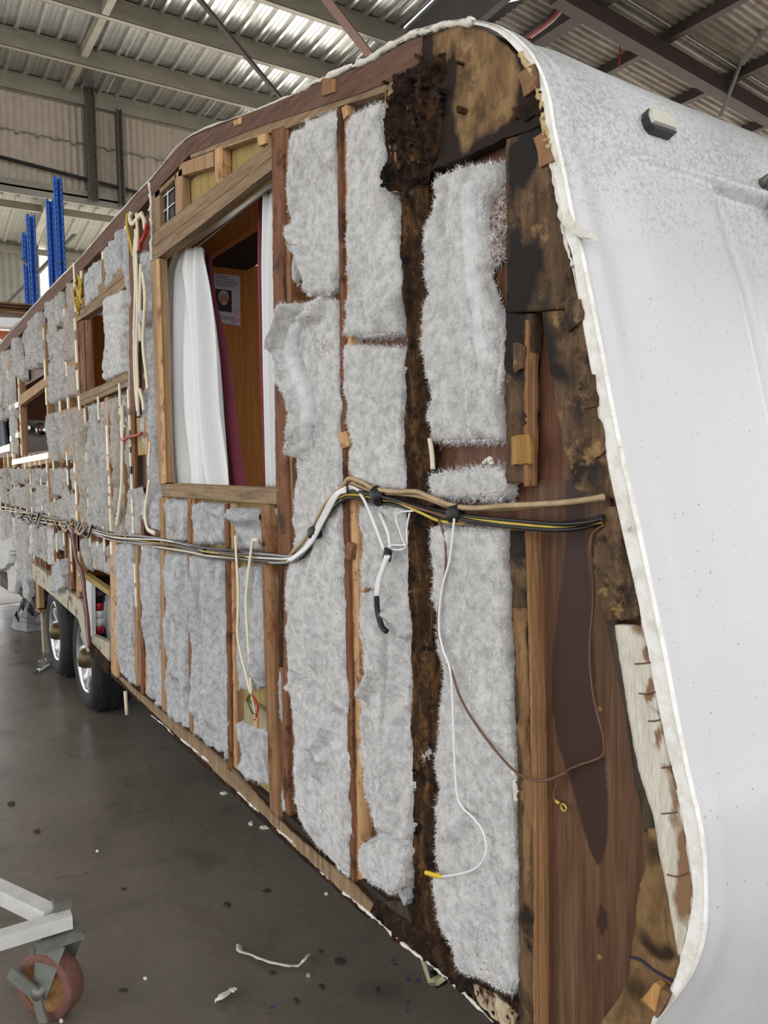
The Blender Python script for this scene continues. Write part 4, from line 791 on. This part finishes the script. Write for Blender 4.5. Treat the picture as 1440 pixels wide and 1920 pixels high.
# --- wheels
plain('hub_bronze', C(96, 84, 60), .4, .7, .2)
def wheel(cx, r):
    t = empty('wheel'); t.parent = VAN; cy = .015; c = (cx, cy, r)
    b = MB(); b.lathe([(r * .66, .01), (r * .80, -.012), (r * .93, .0), (r * .985, .03), (r, .06), (r, .20), (r * .96, .24), (r * .7, .25)], c, (0, 1, 0), 48); b.build('tyre', rubber, t, True)
    b = MB(); 
    for i in range(44):
        a = 2 * math.pi * i / 44; u = np.array([math.cos(a), 0, math.sin(a)]); tv = np.array([-math.sin(a), 0, math.cos(a)])
        for y0_, y1_ in ((.035, .085), (.105, .155), (.175, .225)):
            p = np.array(c) + u * (r + .001) + tv * (.004 if y0_ != .1 else .02); b.bar(p + [0, y0_, 0], p + [0, y1_, 0], .030, .012, up=u)
    tr = b.build('tread_block', rubber, t); tr['kind'] = 'stuff'
    b = MB(); b.lathe([(r * .67, .012), (r * .64, .0), (r * .61, .02), (r * .56, .10), (r * .40, .11), (.09, .09), (.06, .06), (.0, .055)], c, (0, 1, 0), 40); b.build('rim', alloy, t, True)
    for i in range(8):
        a = 2 * math.pi * i / 8; b = MB(); u = np.array([math.cos(a), 0, math.sin(a)])
        b.bar(np.array(c) + u * .07 + [0, .05, 0], np.array(c) + u * r * .58 + [0, .03, 0], .045, .03, up=(0, 1, 0)); b.build('spoke', chrome, t)
    b = MB(); b.lathe([(.07, .07), (.065, .0), (.05, -.03), (.0, -.04)], c, (0, 1, 0), 20); b.build('hub_cap', MATS['hub_bronze'], t, True)
wheel(-5.22, .345); wheel(-6.22, .345)
b = MB(); b.box((-6.95, .36, .3), (-4.75, .38, .82)); b.box((-6.95, .04, .82), (-4.75, .38, .84)); b.build('wheel_box', darkin, VAN)
# underbody bracket by the nose
b = MB(); P = [W(788, 1788, -.10), W(796, 1812, -.10), W(806, 1842, -.10), W(818, 1840, -.10), W(832, 1830, -.12)]; b.tube(P, .011, 4, flat=.5); b.build('steady_bracket', zinc, VAN)
b = MB(); b.bar(W(812, 1838, -.12), W(832, 1828, -.16), .03, .03); b.build('bracket_foot', blackw, VAN)
# --- marker lamp on the front
def front_pt(px, py, off=.0):                                    # point on the shell where a sight line meets it
    r = ray(px, py); best = None
    dep = bpy.context.evaluated_depsgraph_get()
    ok, loc, nn_, _ = shell.ray_cast(Vector(CAM), Vector(r).normalized()); return np.array(loc), np.array(nn_)
lamp = None
lo, ln_ = front_pt(1228, 238); ln_ = ln_ if ln_[0] > 0 else -ln_
ux = np.array([0, 1., 0]); uz = np.cross(ln_, ux); uz /= np.linalg.norm(uz); ux = np.cross(uz, ln_)
if uz[2] < 0: uz = -uz
lp = empty('marker_lamp'); lp.parent = VAN
def prism(pts, h0, h1, s0=1., s1=1.):
    n = len(pts); v = [lo + ux * x * s0 + uz * z * s0 + ln_ * h0 for x, z in pts] + [lo + ux * x * s1 + uz * z * s1 + ln_ * h1 for x, z in pts]
    b = MB(); b.add(v, [list(range(n))[::-1], [n + i for i in range(n)]] + [[i, (i + 1) % n, n + (i + 1) % n, n + i] for i in range(n)]); return b
hexp = [(-.05, .005), (-.036, .026), (.036, .026), (.05, .005), (.05, -.02), (.036, -.028), (-.036, -.028), (-.05, -.018)]
hexp = [(x * .78, z * .85) for x, z in hexp]
prism(hexp, -.003, .016).build('lamp_base', lampb, lp)
prism([(-.036, .005), (-.026, .021), (.026, .021), (.036, .005), (.036, -.014), (-.036, -.014)], .016, .022, 1, .9).build('lamp_lens', lens_, lp)
# grab rail at the picture's edge
a_, n1 = front_pt(1428, 345); c_, _ = front_pt(1439, 395); n1 = n1 if n1[0] > 0 else -n1
a2 = a_ + n1 * .02; dirn = (c_ - a_); dirn /= np.linalg.norm(dirn)
b = MB(); b.tube([a2, a2 + dirn * .25], .012, 8); b.tube([a_, a2], .012, 8); b.build('grab_rail', metal, VAN, True)

# --- caravan interior seen through the openings
b = MB(); b.box((-3.80, .05, .48), (-3.76, 1.9, 2.62)); b.build('partition', orange, VAN)
for y in (.45, .78, 1.2): b = MB(); b.box((-3.762, y, .5), (-3.752, y + .006, 2.5)); b.build('partition_joint', darkin, VAN)
b = MB(); zp = W(440, 450, -.3)[2]; b.box((-3.75, .30, zp), (-1.95, .33, 2.66)); b.build('pelmet', orange, VAN)
b = MB(); b.box((-3.75, .33, zp + .03), (-1.95, .60, zp + .05)); b.build('cupboard_base', darkin, VAN)
b = MB(); b.box((-5.55, .05, .48), (-5.50, 1.2, 2.62)); b.build('partition', orange, VAN)
zg = OX(62, 788, -8.2)[2]
b = MB(); b.box((-8.24, .03, .48), (-8.2, 2.2, zg)); b.build('splashback', greyin, VAN)
b = MB(); b.box((-8.24, .03, zg), (-8.2, 2.2, 2.62)); b.build('partition', MATS['interior_brown'], VAN)
for px, py in ((77, 806), (46, 802)):
    b = MB(); c = OX(px, py, -8.17); b.lathe([(.0, -.06), (.05, -.05), (.07, 0), (.04, .03), (.0, .03)], c, (1, 0, 0), 12); b.build('tap', chrome, VAN, True)
q0_, q1_ = OX(42, 786, -8.19), OX(50, 770, -8.17); b = MB(); b.box(tuple(q0_), tuple(q1_)); b.build('switch_plate', whitepl, VAN)

# ============================================================ THINGS
# curtains
def drape(name, L, R, mat, d, waves, amp, label, cat='curtain', res=.012):
    L = wm(L, d); R = wm(R, d); n = 70; L = lerp_line(L, n, 'z'); R = lerp_line(R, n, 'z'); m = 60; u = np.linspace(0, 1, m); t = np.linspace(0, 1, n)[:, None]
    P = L[:, None] * (1 - u)[None, :, None] + R[:, None] * u[None, :, None]
    o = amp * (.7 + .5 * t) * np.sin(2 * math.pi * waves * (u[None] + .04 * np.sin(3 * t)) + 1.3 * np.sin(2 * t)) + amp * .5 * np.sin(5.3 * math.pi * waves * u[None] * .5 + t)
    V = np.stack([P[..., 0], -(d + o), P[..., 1]], -1).reshape(-1, 3); idx = np.arange(n * m).reshape(n, m)
    F = np.stack([idx[:-1, :-1], idx[1:, :-1], idx[1:, 1:], idx[:-1, 1:]], -1).reshape(-1, 4)
    o_ = mesh_obj(name, V, F, mat, None, True); s = o_.modifiers.new('thick', 'SOLIDIFY'); s.thickness = .002; return tag(o_, label, cat)
drape('curtain', [(338, 476), (324, 520), (328, 620), (330, 720), (334, 912)], [(376, 462), (384, 540), (396, 660), (404, 780), (418, 914)], curt_w, -.10, 4.5, .03, 'white lining curtain hanging at the left of the big window opening')
drape('curtain', [(370, 470), (380, 540), (392, 660), (400, 780), (412, 914)], [(399, 480), (404, 560), (430, 700), (444, 850), (456, 916)], curt_b, -.19, 2.5, .02, 'burgundy curtain beside the white lining at the left of the big window')
drape('curtain', [(499, 366), (498, 500), (502, 700), (510, 914)], [(520, 352), (520, 500), (522, 700), (524, 914)], curt_w, -.09, 2.0, .014, 'narrow white curtain edge at the right of the big window opening')
drape('curtain', [(489, 372), (489, 500), (495, 700), (505, 914)], [(505, 360), (505, 500), (508, 700), (514, 914)], curt_b, -.17, 1.5, .012, 'thin burgundy curtain sliver at the right of the big window opening')
drape('curtain', [(-7, 770), (-7, 850)], [(6, 768), (17, 838)], plain('curtain_greyblue', C(96, 98, 112), .9), -.08, 3, .02, 'dark grey curtain in the rearmost window opening at the far left')
tag(wire('curtain_wire', [(300, 512), (380, 455), (440, 405), (505, 356)], .003, greyc, None, d=-.10), 'thin grey curtain wire strung across the big window opening', 'wire')
# poster on the partition
ps = empty('poster', 'white printed sheet with a portrait photo on the orange partition', 'poster')
Xp = -3.752
def onp(x, y, o=0.): return OX(x, y, Xp + o)
def quad(name, pts, mat, o, par):
    P = [onp(x, y, o) for x, y in pts]; n = len(P); b = MB(); b.add([p for p in P] + [p - [.001, 0, 0] for p in P], [list(range(n)), [n + i for i in range(n)][::-1]] + [[i, n + i, n + (i + 1) % n, (i + 1) % n] for i in range(n)]); return b.build(name, mat, par)
quad('sheet', [(401, 512), (450, 518), (451, 612), (402, 603)], paper, .003, ps)
quad('photo', [(404, 541), (434, 545), (435, 586), (404, 582)], darkp, .0045, ps)
def ell(cx, cy, rx, ry, n=14): return [(cx + rx * math.cos(2 * math.pi * i / n), cy + ry * math.sin(2 * math.pi * i / n)) for i in range(n)]
quad('portrait_hair', ell(419, 557, 10, 13), hairp, .0060, ps); quad('portrait_face', ell(420, 562, 8, 11), skinp, .0075, ps)
quad('portrait_mouth', ell(421, 568, 3.2, 1.1, 8), whitepl, .0085, ps)
for ex in (416.5, 423.5): quad('portrait_eye', ell(ex, 559, 1.2, .8, 8), darkp, .0085, ps)
for y, a_, c_ in ((516, 404, 430), (520.5, 406, 441), (525, 404, 446), (529, 404, 446), (533, 404, 438), (591, 408, 440), (595, 408, 432)): quad('text_line', [(a_, y), (c_, y + .13 * (c_ - a_)), (c_, y + 1.3 + .13 * (c_ - a_)), (a_, y + 1.3)], ink, .0045, ps)
for x, y, r in ((443, 585, 6), (438, 601, 7), (447, 600, 4)): quad('rose_print', ell(x, y, r * .8, r), pinkp, .004, ps)
# wiring loom
LM = empty('wiring_loom', 'long bundle of black, white and yellow wires threaded through the wall studs', 'cable')
base = [(-20, 955), (20, 960), (60, 968), (100, 975), (140, 985), (180, 998), (215, 1008), (262, 1014), (305, 1018), (352, 1026), (385, 1036), (430, 1042), (500, 1048), (545, 1050), (570, 1035), (595, 995), (620, 955), (640, 935), (660, 928), (700, 932), (745, 940), (790, 955), (840, 968), (880, 976), (960, 982), (1040, 986), (1090, 982), (1130, 974)]
mts = [blackw, greyc, blackw, whitew, yelloww, blackw, brownw, greyc, cream, blackw]
for k, mt in enumerate(mts):
    r_ = np.random.default_rng(k + 5); ph = r_.uniform(0, 6); pts = []
    for i, (x, y) in enumerate(base):
        spread_ = 13 if x > 240 else 10
        if mt in (whitew, cream, greyc) and x > 640: break
        pts.append((x + r_.uniform(-2, 2), y + (k - 4.5) / 9 * spread_ * (1.3 if x < 545 else .9) + 4 * math.sin(i * 1.1 + ph) * .6, .016 + .010 * math.sin(i * .9 + ph)))
    wire('cable', pts, .0042 if mt in (blackw, greyc) else .0034, mt, LM, k=6, n=6)
wire('cable', [(545, 1040), (580, 1000), (610, 945), (642, 912), (655, 897, .02), (680, 905), (700, 916), (740, 922), (780, 922), (810, 934), (845, 947), (885, 953), (960, 948), (1040, 944), (1095, 938), (1132, 932)], .0058, creamd, LM, d=.020)
wire('cable', [(655, 903), (700, 922), (745, 926), (790, 932), (850, 952), (920, 955), (1000, 950), (1060, 944), (1128, 936)], .0045, creamd, LM, d=.010)
for k in range(3): wire('cable', [(540 + k * 3, 1052), (575 + k * 3, 1022), (600 + k * 4, 975), (625 + k * 4, 930), (648, 914 + k * 4)], .0042, whitew, LM, d=.026 + .004 * k)
wire('cable', [(655, 917), (672, 918), (688, 929)], .004, whitew, LM)
wire('cable', [(655, 930, .02), (700, 938), (740, 940), (790, 962, .022), (830, 978, .024), (900, 982), (960, 990), (1020, 992), (1080, 986), (1128, 978)], .0036, yelloww, LM)
for k in range(14):                                              # slack loops near the tail
    r_ = np.random.default_rng(300 + k); x, y = r_.uniform(22, 205), 0; y = 962 + (x - 20) * .19
    wire('cable', [(x - 12, y - 4), (x - 5, y + r_.uniform(4, 16)), (x + 4, y + r_.uniform(2, 18)), (x + 12, y - 3 + r_.uniform(-6, 4))], .007, (creamd, greyc, blackw, blackw)[k % 4], LM, d=.03, n=5, k=5)
for (x0, y0, x1, y1) in ((585, 1000, 597, 996), (702, 922, 714, 938), (846, 965, 862, 962), (383, 1030, 386, 1040)):
    pa, pb = W(x0, y0, .02), W(x1, y1, .02); b = MB(); b.tube([pa, pb], .020 if x0 != 383 else .012, 10, flat=.75); b.build('tape_wrap', tape, LM, True)
# dropped white pair with a black sleeve
DP = empty('taped_white_cable', 'white twin cable taped together hanging down to a black sleeve left of the rotten post', 'cable')
wire('cable', [(655, 912, .012), (672, 920), (690, 952), (705, 990), (716, 1020), (722, 1032)], .0042, whitew, DP, d=.024)
wire('cable', [(712, 962, .010), (722, 985), (729, 1005), (731, 1028)], .0040, whitew, DP, d=.024)
for k in range(2): wire('cable', [(724 + k * 5, 1042), (717 + k * 3, 1065), (708 + k * 4, 1090), (705 + k * 3, 1118)], .0046, whitew, DP, d=.044)
wire('cable_loop', [(733, 1030), (750, 1031), (760, 1026), (755, 1010), (746, 985), (743, 968), (752, 960), (775, 958)], .0024, whitew, DP, d=.020); wire('cable_loop', [(731, 1026), (737, 1022), (758, 1022), (763, 1018), (763, 990), (768, 962)], .0022, whitew, DP, d=.022)
wire('sleeve', [(706, 1118), (707, 1140), (711, 1160), (717, 1176), (725, 1184)], .0068, tape, DP, d=.052)
b = MB(); b.tube([W(728, 1030, .028), W(725, 1050, .028)], .014, 8, flat=.6); b.build('tape_wrap', tape, DP)
# single wires
EW = empty('white_wire', 'thin white wire with a yellow crimp dangling over the insulation', 'wire')
wire('wire', [(852, 972), (849, 1000), (843, 1050), (832, 1090), (825, 1130), (823, 1180), (830, 1215), (845, 1260), (849, 1330), (852, 1420), (857, 1490), (868, 1515), (886, 1532), (904, 1556), (912, 1588), (906, 1612), (888, 1630), (860, 1639), (826, 1644)], .0026, whitew, EW, d=.032)
wire('crimp', [(826, 1643), (812, 1640), (799, 1636)], .0058, yellowp, EW, d=.034)
BW = empty('brown_wire', 'thin brown wire trailing from the loom across the insulation to the nose panel', 'wire')
wire('wire', [(822, 974), (830, 995), (836, 1030), (834, 1080), (824, 1130), (821, 1185), (834, 1225), (848, 1262), (862, 1305), (890, 1355), (930, 1408), (962, 1443), (990, 1460, .018), (1025, 1463, .012), (1062, 1448, .0)], .0026, brownw, BW, d=.030)
RW = empty('earth_wire', 'thin brown wire looping down the nose panel to a brass ring terminal', 'wire')
wire('wire', [(1132, 984, .01), (1112, 1000, .01), (1107, 1030, .008), (1112, 1080, -.005), (1113, 1130), (1107, 1190), (1106, 1240), (1112, 1300), (1122, 1345), (1132, 1385), (1131, 1414), (1115, 1425), (1085, 1435), (1060, 1448), (1045, 1470), (1038, 1492), (1042, 1502)], .0024, brownw, RW, d=-.018)
wire('terminal_barrel', [(1041, 1500), (1049, 1507)], .0036, brass, RW, d=-.018, k=3)
b = MB(); c = W(1057, 1514, -.016); b.tube([c + [.0065 * math.cos(a), 0, .0065 * math.sin(a)] for a in np.linspace(0, 2 * math.pi, 17)], .002, 6, cap=False); b.build('ring_terminal', brass, RW, True)
# cream flat cables under the big window
FA = empty('cream_twin_cable', 'flat cream cable hanging straight, nearer the left stud, under the big window', 'cable')
wire('cable', [(441, 1004), (443, 1040), (446, 1100), (446, 1150), (445, 1190), (452, 1230), (462, 1268), (469, 1300)], .0075, cream, FA, d=.030, flat=.5)
FB = empty('cream_twin_cable', 'flat cream cable curling from the right stud under the big window to red wires', 'cable')
wire('cable', [(492, 1022, .0), (482, 1014), (474, 1014), (470, 1040), (465, 1080), (461, 1130), (464, 1190), (467, 1240), (471, 1302)], .0075, cream, FB, d=.032, flat=.5)
for mt, pts in ((greenw, [(470, 1300), (466, 1318), (473, 1338)]), (redw, [(471, 1300), (478, 1315), (484, 1328), (480, 1345)]), (redw, [(472, 1302), (482, 1318), (482, 1335), (478, 1350)]), (blackw, [(470, 1300), (464, 1312), (470, 1332), (480, 1340)]), (cream, [(472, 1302), (476, 1325), (480, 1348)])): wire('core', pts, .003, mt, FB, d=.02, n=5)
# cream cables in the chase left of the window
CB = empty('cream_cable_bunch', 'bunch of cream cables hanging in the gap left of the big window', 'cable')
for pts in ([(254, 440), (252, 480), (254, 540), (252, 620), (253, 700), (257, 760), (260, 780)], [(254, 430), (256, 500), (258, 580), (256, 660), (258, 720), (259, 778)], [(264, 495), (263, 540), (262, 590), (263, 640)], [(262, 730), (267, 750), (270, 770)], [(267, 510), (272, 560), (268, 640), (274, 700), (277, 730)], [(256, 400), (258, 440), (257, 470)]): wire('cable', pts, .010, cream, CB, d=.03, n=6, flat=.7)
wire('cable', [(240, 400), (238, 420), (244, 450), (250, 480)], .008, yelloww, CB, d=.02); wire('cable', [(246, 398), (244, 410), (248, 420), (258, 410), (266, 400)], .010, cream, CB, d=.03)
wire('cable', [(264, 400), (270, 412), (272, 430)], .009, cream, CB, d=.03); wire('cable', [(276, 420), (272, 440), (264, 455), (262, 470)], .009, redw, CB, d=.03)
tag(wire('cream_flat_cable', [(229, 760), (230, 790), (230, 800), (234, 800)], .010, cream, None, d=.02), 'short bent cream cable end below the small window', 'cable')
tag(wire('cream_flat_cable', [(230, 800), (229, 850), (228, 910), (224, 950), (219, 985)], .014, cream, None, d=.03, flat=.5), 'long straight cream flat cable on the grey insulation below the small window', 'cable')
tag(wire('cream_flat_cable', [(280, 900), (276, 930), (272, 960), (276, 990), (290, 1000)], .012, cream, None, d=.03, flat=.5), 'cream flat cable bending into the loom left of the sill', 'cable')
tag(wire('cream_flat_cable', [(281, 828), (280, 850), (279, 876)], .008, cream, None, d=.03, flat=.6), 'short cream cable with red end beside the window frame', 'cable')
tag(wire('twisted_lead', [(226, 822), (232, 826), (240, 820), (248, 818), (256, 816), (266, 812)], .007, redw, None, d=.03), 'short red twisted lead across the grey insulation below the small window', 'wire')

# pallet rack in the lean-to behind the caravan
RK = empty('pallet_rack', 'blue and orange pallet rack standing behind the rear of the caravan', 'rack')
def upright(x, yt, X, wd=.10):
    p = OX(x, yt, X); Y = p[1]; b = MB(); z1 = p[2]
    b.box((X - .05, Y, 0), (X - .045, Y + wd, z1)); b.box((X - .05, Y, 0), (X + .05, Y + .006, z1)); b.box((X - .05, Y + wd - .006, 0), (X + .05, Y + wd, z1)); b.box((X + .045, Y, 0), (X + .05, Y + .03, z1)); b.box((X + .045, Y + wd - .03, 0), (X + .05, Y + wd, z1))
    b.build('upright', bluep, RK)
    b = MB(); z = 3.4
    while z < z1 - .05: 
        b.box((X + .0495, Y + .008, z), (X + .052, Y + .022, z + .02)); b.box((X + .0495, Y + wd - .022, z), (X + .052, Y + wd - .008, z + .02)); z += .075
    o = b.build('slot', blackw, RK); o['kind'] = 'stuff'
upright(100, 331, -11.2); upright(86, 374, -12.3); upright(49, 403, -11.2 - .0, .10); upright(41, 437, -12.3, .10)
b = MB(); b.bar((-11.2, 1.15, 4.35), (-12.3, 1.15, 3.85), .04, .02); b.bar((-11.2, .8, 4.2), (-12.3, .8, 4.6), .04, .02); b.build('brace', metal, RK)
b = MB(); b.bar(OX(-60, 626, -11.15), OX(90, 632, -11.15), .05, .11); b.build('beam', orangep, RK)
b = MB(); b.bar(OX(-60, 610, -11.2), OX(90, 616, -11.2), .9, .09); b.build('deck_panel', whitepl, RK)
b = MB(); b.bar(OX(-60, 680, -11.15), OX(60, 690, -11.15), .05, .11); b.build('beam', orangep, RK)
PL = empty('pallet', 'timber pallet lying on top of the blue and orange rack', 'pallet')
q = OX(0, 569, -11.25)
for k in range(5): b = MB(); b.box((-12.2 + k * .23, q[1] - 1.2, q[2] - .01), (-12.08 + k * .23, q[1] + .62, q[2] + .012)); b.build('deck_board', palette, PL)
for k in range(3): b = MB(); b.box((-12.2, q[1] - 1.2 + k * .86, q[2] - .10), (-11.15, q[1] - 1.1 + k * .86, q[2] - .012)); b.build('bearer', palette, PL)
b = MB(); b.box((-12.2, q[1] - 1.2, q[2] - .13), (-11.15, q[1] + .62, q[2] - .10)); b.build('bottom_board', palette, PL)
BT = empty('steel_brace', 'diagonal grey steel brace against the far corrugated wall', 'brace')
b = MB(); b.bar(OX(5, 580, -13.6), OX(140, 440, -14.6), .10, .03); b.build('bar', metal, BT)

# crumpled sheet, block, scrap beyond the wheels
def crumple(name, px, z, mat, label, cat, h=.25, seed=3):
    P = np.array([G(x, y) for x, y in px]); c = P.mean(0); n = 16; V = []; F = []
    for i in range(n + 1):
        for k in range(len(P)):
            t = i / n; q = P[k] * (1 - t) + c * t; q = q + [0, 0, h * math.sin(t * math.pi / 2) * (.7 + .6 * vn(k * 1.3 + seed, i * .35, seed)) + .06 * vn(k * 2.1, i * .9, seed + 4) * min(1, t * 4)]
            q[2] = max(.003, q[2]); V.append(q)
    m = len(P)
    for i in range(n):
        for k in range(m): F.append([i * m + k, i * m + (k + 1) % m, (i + 1) * m + (k + 1) % m, (i + 1) * m + k])
    return tag(mesh_obj(name, V, F, mat), label, cat)
crumple('plastic_sheet', [(20, 1176), (30, 1182), (50, 1186), (76, 1184), (92, 1170), (85, 1160), (60, 1156), (34, 1160), (25, 1168)], 0, tarp, 'crumpled grey sheet heaped on the floor behind the wheels', 'sheet', .27, 3)
crumple('metal_scrap', [(62, 1264), (70, 1258), (84, 1248), (93, 1243), (98, 1247), (84, 1254), (72, 1261)], 0, alloy, 'small bright metal scrap on the floor left of the far wheel', 'scrap', .05, 9)
g0 = G(88, 1222); b = MB(); b.box((g0[0] - .05, g0[1] - .03, 0), (g0[0] + .05, g0[1] + .07, .36))
tb = empty('support_block', 'pale timber support block standing under the caravan beside the far wheel', 'block'); b.build('block', wood('block_wood', C(134, 124, 106), C(158, 148, 130), C(176, 166, 148), bmp=.2), tb)
b = MB(); b.box((g0[0] - .10, g0[1] - .06, .36), (g0[0] + .10, g0[1] + .12, .398)); b.build('packer', pale, tb)

# caster trolley at the lower left
TR = empty('trolley', 'white painted steel trolley frame with a rusty caster at lower left', 'trolley')
zf = .285
def gp(x, y, z=zf): return G(x, y, z)
e = gp(131, 1702); l0 = gp(-60, 1758); ax_ = (e - l0) / np.linalg.norm(e - l0)
b = MB(); pd = np.array([-ax_[1], ax_[0], 0]); mid = pd * -.03
b.bar(e - pd * .022 - [0, 0, .022], l0 - pd * .022 - [0, 0, .022], .044, .040); b.build('cross_bar', trol, TR)
b = MB(); b.bar(gp(95, 1706) - [0, 0, .02], gp(-60, 1632) - [0, 0, .02], .045, .05); b.build('side_bar', trol, TR)
b = MB(); b.bar(gp(100, 1698, zf + .01), gp(132, 1688, zf + .01), .05, .03); b.build('angle_end', metal, TR)
wc = G(62, 1914); wc = wc + np.array([0, .0, 0]); Rw = .098
ct = e - ax_ * .085 - pd * .02; dirw = np.array([.64, -.77, 0]); dirw /= np.linalg.norm(dirw); 
cs = empty('caster'); cs.parent = TR; c0 = np.array([wc[0] + .0, wc[1] + .05, Rw])
b = MB(); b.lathe([(Rw * .74, -.028), (Rw * .96, -.030), (Rw, -.024), (Rw, .024), (Rw * .96, .030), (Rw * .74, .028)], c0, dirw, 40); b.build('caster_wheel', castw, cs, True)
b = MB(); b.lathe([(Rw * .75, .026), (Rw * .68, .012), (Rw * .3, .012), (.026, .032), (.0, .032)], c0, dirw, 30); b.lathe([(Rw * .75, -.026), (Rw * .68, -.012), (.0, -.012)], c0, dirw, 30); b.build('caster_hub', casth, cs, True)
top = np.array([c0[0], c0[1], .225]) + ax_ * .035
for s_ in (1, -1):
    b = MB(); p = c0 + dirw * .042 * s_; q = top + dirw * .042 * s_; t_ = np.array([-dirw[1], dirw[0], 0])
    vs = [p + t_ * .022 - [0, 0, .02], p - t_ * .022 - [0, 0, .02], q - t_ * .05, q + t_ * .05]; b.add([x + dirw * .003 for x in vs] + [x - dirw * .003 for x in vs], [[0, 1, 2, 3], [7, 6, 5, 4], [0, 4, 5, 1], [1, 5, 6, 2], [2, 6, 7, 3], [3, 7, 4, 0]]); b.build('fork', forkm, cs)
b = MB(); b.box(tuple(top - [.055, .055, 0]), tuple(top + [.055, .055, .012])); b.build('caster_plate', forkm, cs)
b = MB(); b.lathe([(.018, -.06), (.018, .06)], c0, dirw, 12, close=True); b.build('axle_bolt', metal, cs, True)
b = MB(); t_ = np.array([-dirw[1], dirw[0], 0]); b.bar(c0 + dirw * .055 - t_ * .09 + [0, 0, .05], c0 + dirw * .055 + [0, 0, .0], .04, .008, up=dirw); b.bar(c0 + dirw * .055 + [0, 0, 0], c0 + dirw * .055 - [0, 0, .08] + t_ * .02, .03, .008, up=dirw); b.build('brake_lever', forkm, cs)
for s_ in (-1, 1):
    b = MB(); b.lathe([(.011, 0), (.011, .008), (.0, .008)], top + ax_ * .04 * s_ + dirw * .05 + [0, 0, .004], dirw, 6); b.build('bolt', metal, cs)

# litter on the floor
def curl(name, px, wd, mat, label, cat, lift=.015):
    P = spline([G(x, y, .004 + lift * abs(math.sin(i * 1.3))) for i, (x, y) in enumerate(px)], 8); n = len(P); T = np.gradient(P, axis=0); T /= np.linalg.norm(T, axis=1)[:, None]
    sd = np.cross(T, (0, 0, 1)); ww = wd * (.7 + .4 * fbm(np.arange(n) * .35, np.zeros(n), 3, 2)); A = P + sd * ww[:, None] + [0, 0, .003]; B_ = P - sd * ww[:, None]; A[:, 2] += .006
    Cc = P + [0, 0, .008]
    V = np.stack([A, Cc, B_], 1).reshape(-1, 3); F = [[i * 3 + k, i * 3 + k + 1, i * 3 + k + 4, i * 3 + k + 3] for i in range(n - 1) for k in range(2)]
    o = mesh_obj(name, V, F, mat, None, True); s = o.modifiers.new('t', 'SOLIDIFY'); s.thickness = .003; return tag(o, label, cat)
curl('trim_strip', [(448, 1776), (450, 1787), (470, 1794), (500, 1806), (530, 1813), (558, 1815), (570, 1804), (578, 1795)], .012, whitec, 'curved white strip of torn sealant lying on the dark floor', 'strip')
curl('paint_flake', [(404, 1880), (415, 1872), (428, 1864), (442, 1857)], .022, whitec, 'crinkled white flake on the floor below the curved strip', 'flake', .01)
spots_ = [(497, 1552, 'white', 14, 3, 'longest white splinter on the floor beside the bottom rail'), (420, 1488, 'white', 7, 3, 'white chip on the floor nearest the tan switch box'),
 (272, 1836, 'white', 5, 2, 'tiny white chip left of the crinkled white flake'), (182, 1597, 'white', 4, 2, 'tiny white chip alone in the middle of the open floor'), (578, 1830, 'pale', 5, 4, 'pale chip just below the end of the curved white strip'),
 (133, 1862, 'white', 3, 3, 'white speck on the floor against the right of the caster wheel'), (115, 1915, 'white', 5, 3, 'white speck under the caster wheel at the picture bottom'), (612, 1677, 'white', 4, 2, 'tiny white chip on the floor under the rotten bottom rail'), (470, 1545, 'white', 5, 4, 'small white chip left of the longest splinter by the rail'),
 (232, 1668, 'dark', 7, 2, 'thin dark splinter on the open floor right of the trolley'), (600, 1785, 'dark', 5, 4, 'dark crumb right above the end of the curved white strip'), (635, 1804, 'dark', 12, 8, 'largest dark crumb on the floor right of the curved strip'), (602, 1852, 'dark', 6, 6, 'round dark crumb below the curved strip end'), (510, 1826, 'dark', 6, 3, 'flat dark crumb just under the middle of the curved strip'),
 (555, 1878, 'dark', 4, 6, 'dark crumb near the picture bottom right of the blue spots'), (706, 1858, 'dark', 4, 8, 'upright dark crumb on the floor left of the steady bracket'), (500, 1672, 'dark', 9, 4, 'flat dark chip on the floor left of the bare stud foot'), (425, 1698, 'dark', 8, 6, 'dark crumb on the open floor above the curved strip'), (70, 1560, 'dark', 8, 4, 'dark crumb at the left of the open floor above the trolley'), (22, 1508, 'dark', 8, 5, 'dark crumb at the far left edge of the floor'), (232, 1858, 'dark', 8, 2, 'thin dark splinter on the floor right of the caster wheel')]
darkm = plain('litter_dark', C(58, 46, 38), .8, var=.2); palem = plain('litter_pale', C(170, 160, 150), .8)
for i, (x, y, kd, a_, c_, lab) in enumerate(spots_):
    g_ = np.array([G(x + a_ * math.cos(t) * rng.uniform(.6, 1.1), y + c_ * math.sin(t) * rng.uniform(.6, 1.1)) for t in np.linspace(0, 6.28, 7)[:-1]]); n = len(g_)
    v = [(p[0], p[1], .0) for p in g_] + [(p[0], p[1], .004 + .003 * (k % 2)) for k, p in enumerate(g_)]
    o = mesh_obj('wood_chip' if kd == 'dark' else 'paint_chip', v, [[n + k for k in range(n)]] + [[k, (k + 1) % n, n + (k + 1) % n, n + k] for k in range(n)], {'white': whitec, 'dark': darkm, 'pale': palem}[kd])
    tag(o, lab, 'chip', 'dark wood crumbs on the floor' if kd == 'dark' else 'pale paint chips on the floor')
bl = plain('spill_blue', C(50, 66, 110), .7)
for x, y, r in ((735, 1800, 6), (742, 1808, 5), (765, 1836, 7), (784, 1838, 6), (512, 1888, 6), (505, 1900, 4), (766, 1878, 5), (762, 1895, 5)):
    P = [G(x + r * math.cos(t) * rng.uniform(.4, 1.1), y + .5 * r * math.sin(t), .0012) for t in np.linspace(0, 6.28, 8)[:-1]]; mesh_obj('blue_spot', P, [list(range(len(P)))], bl, fl)
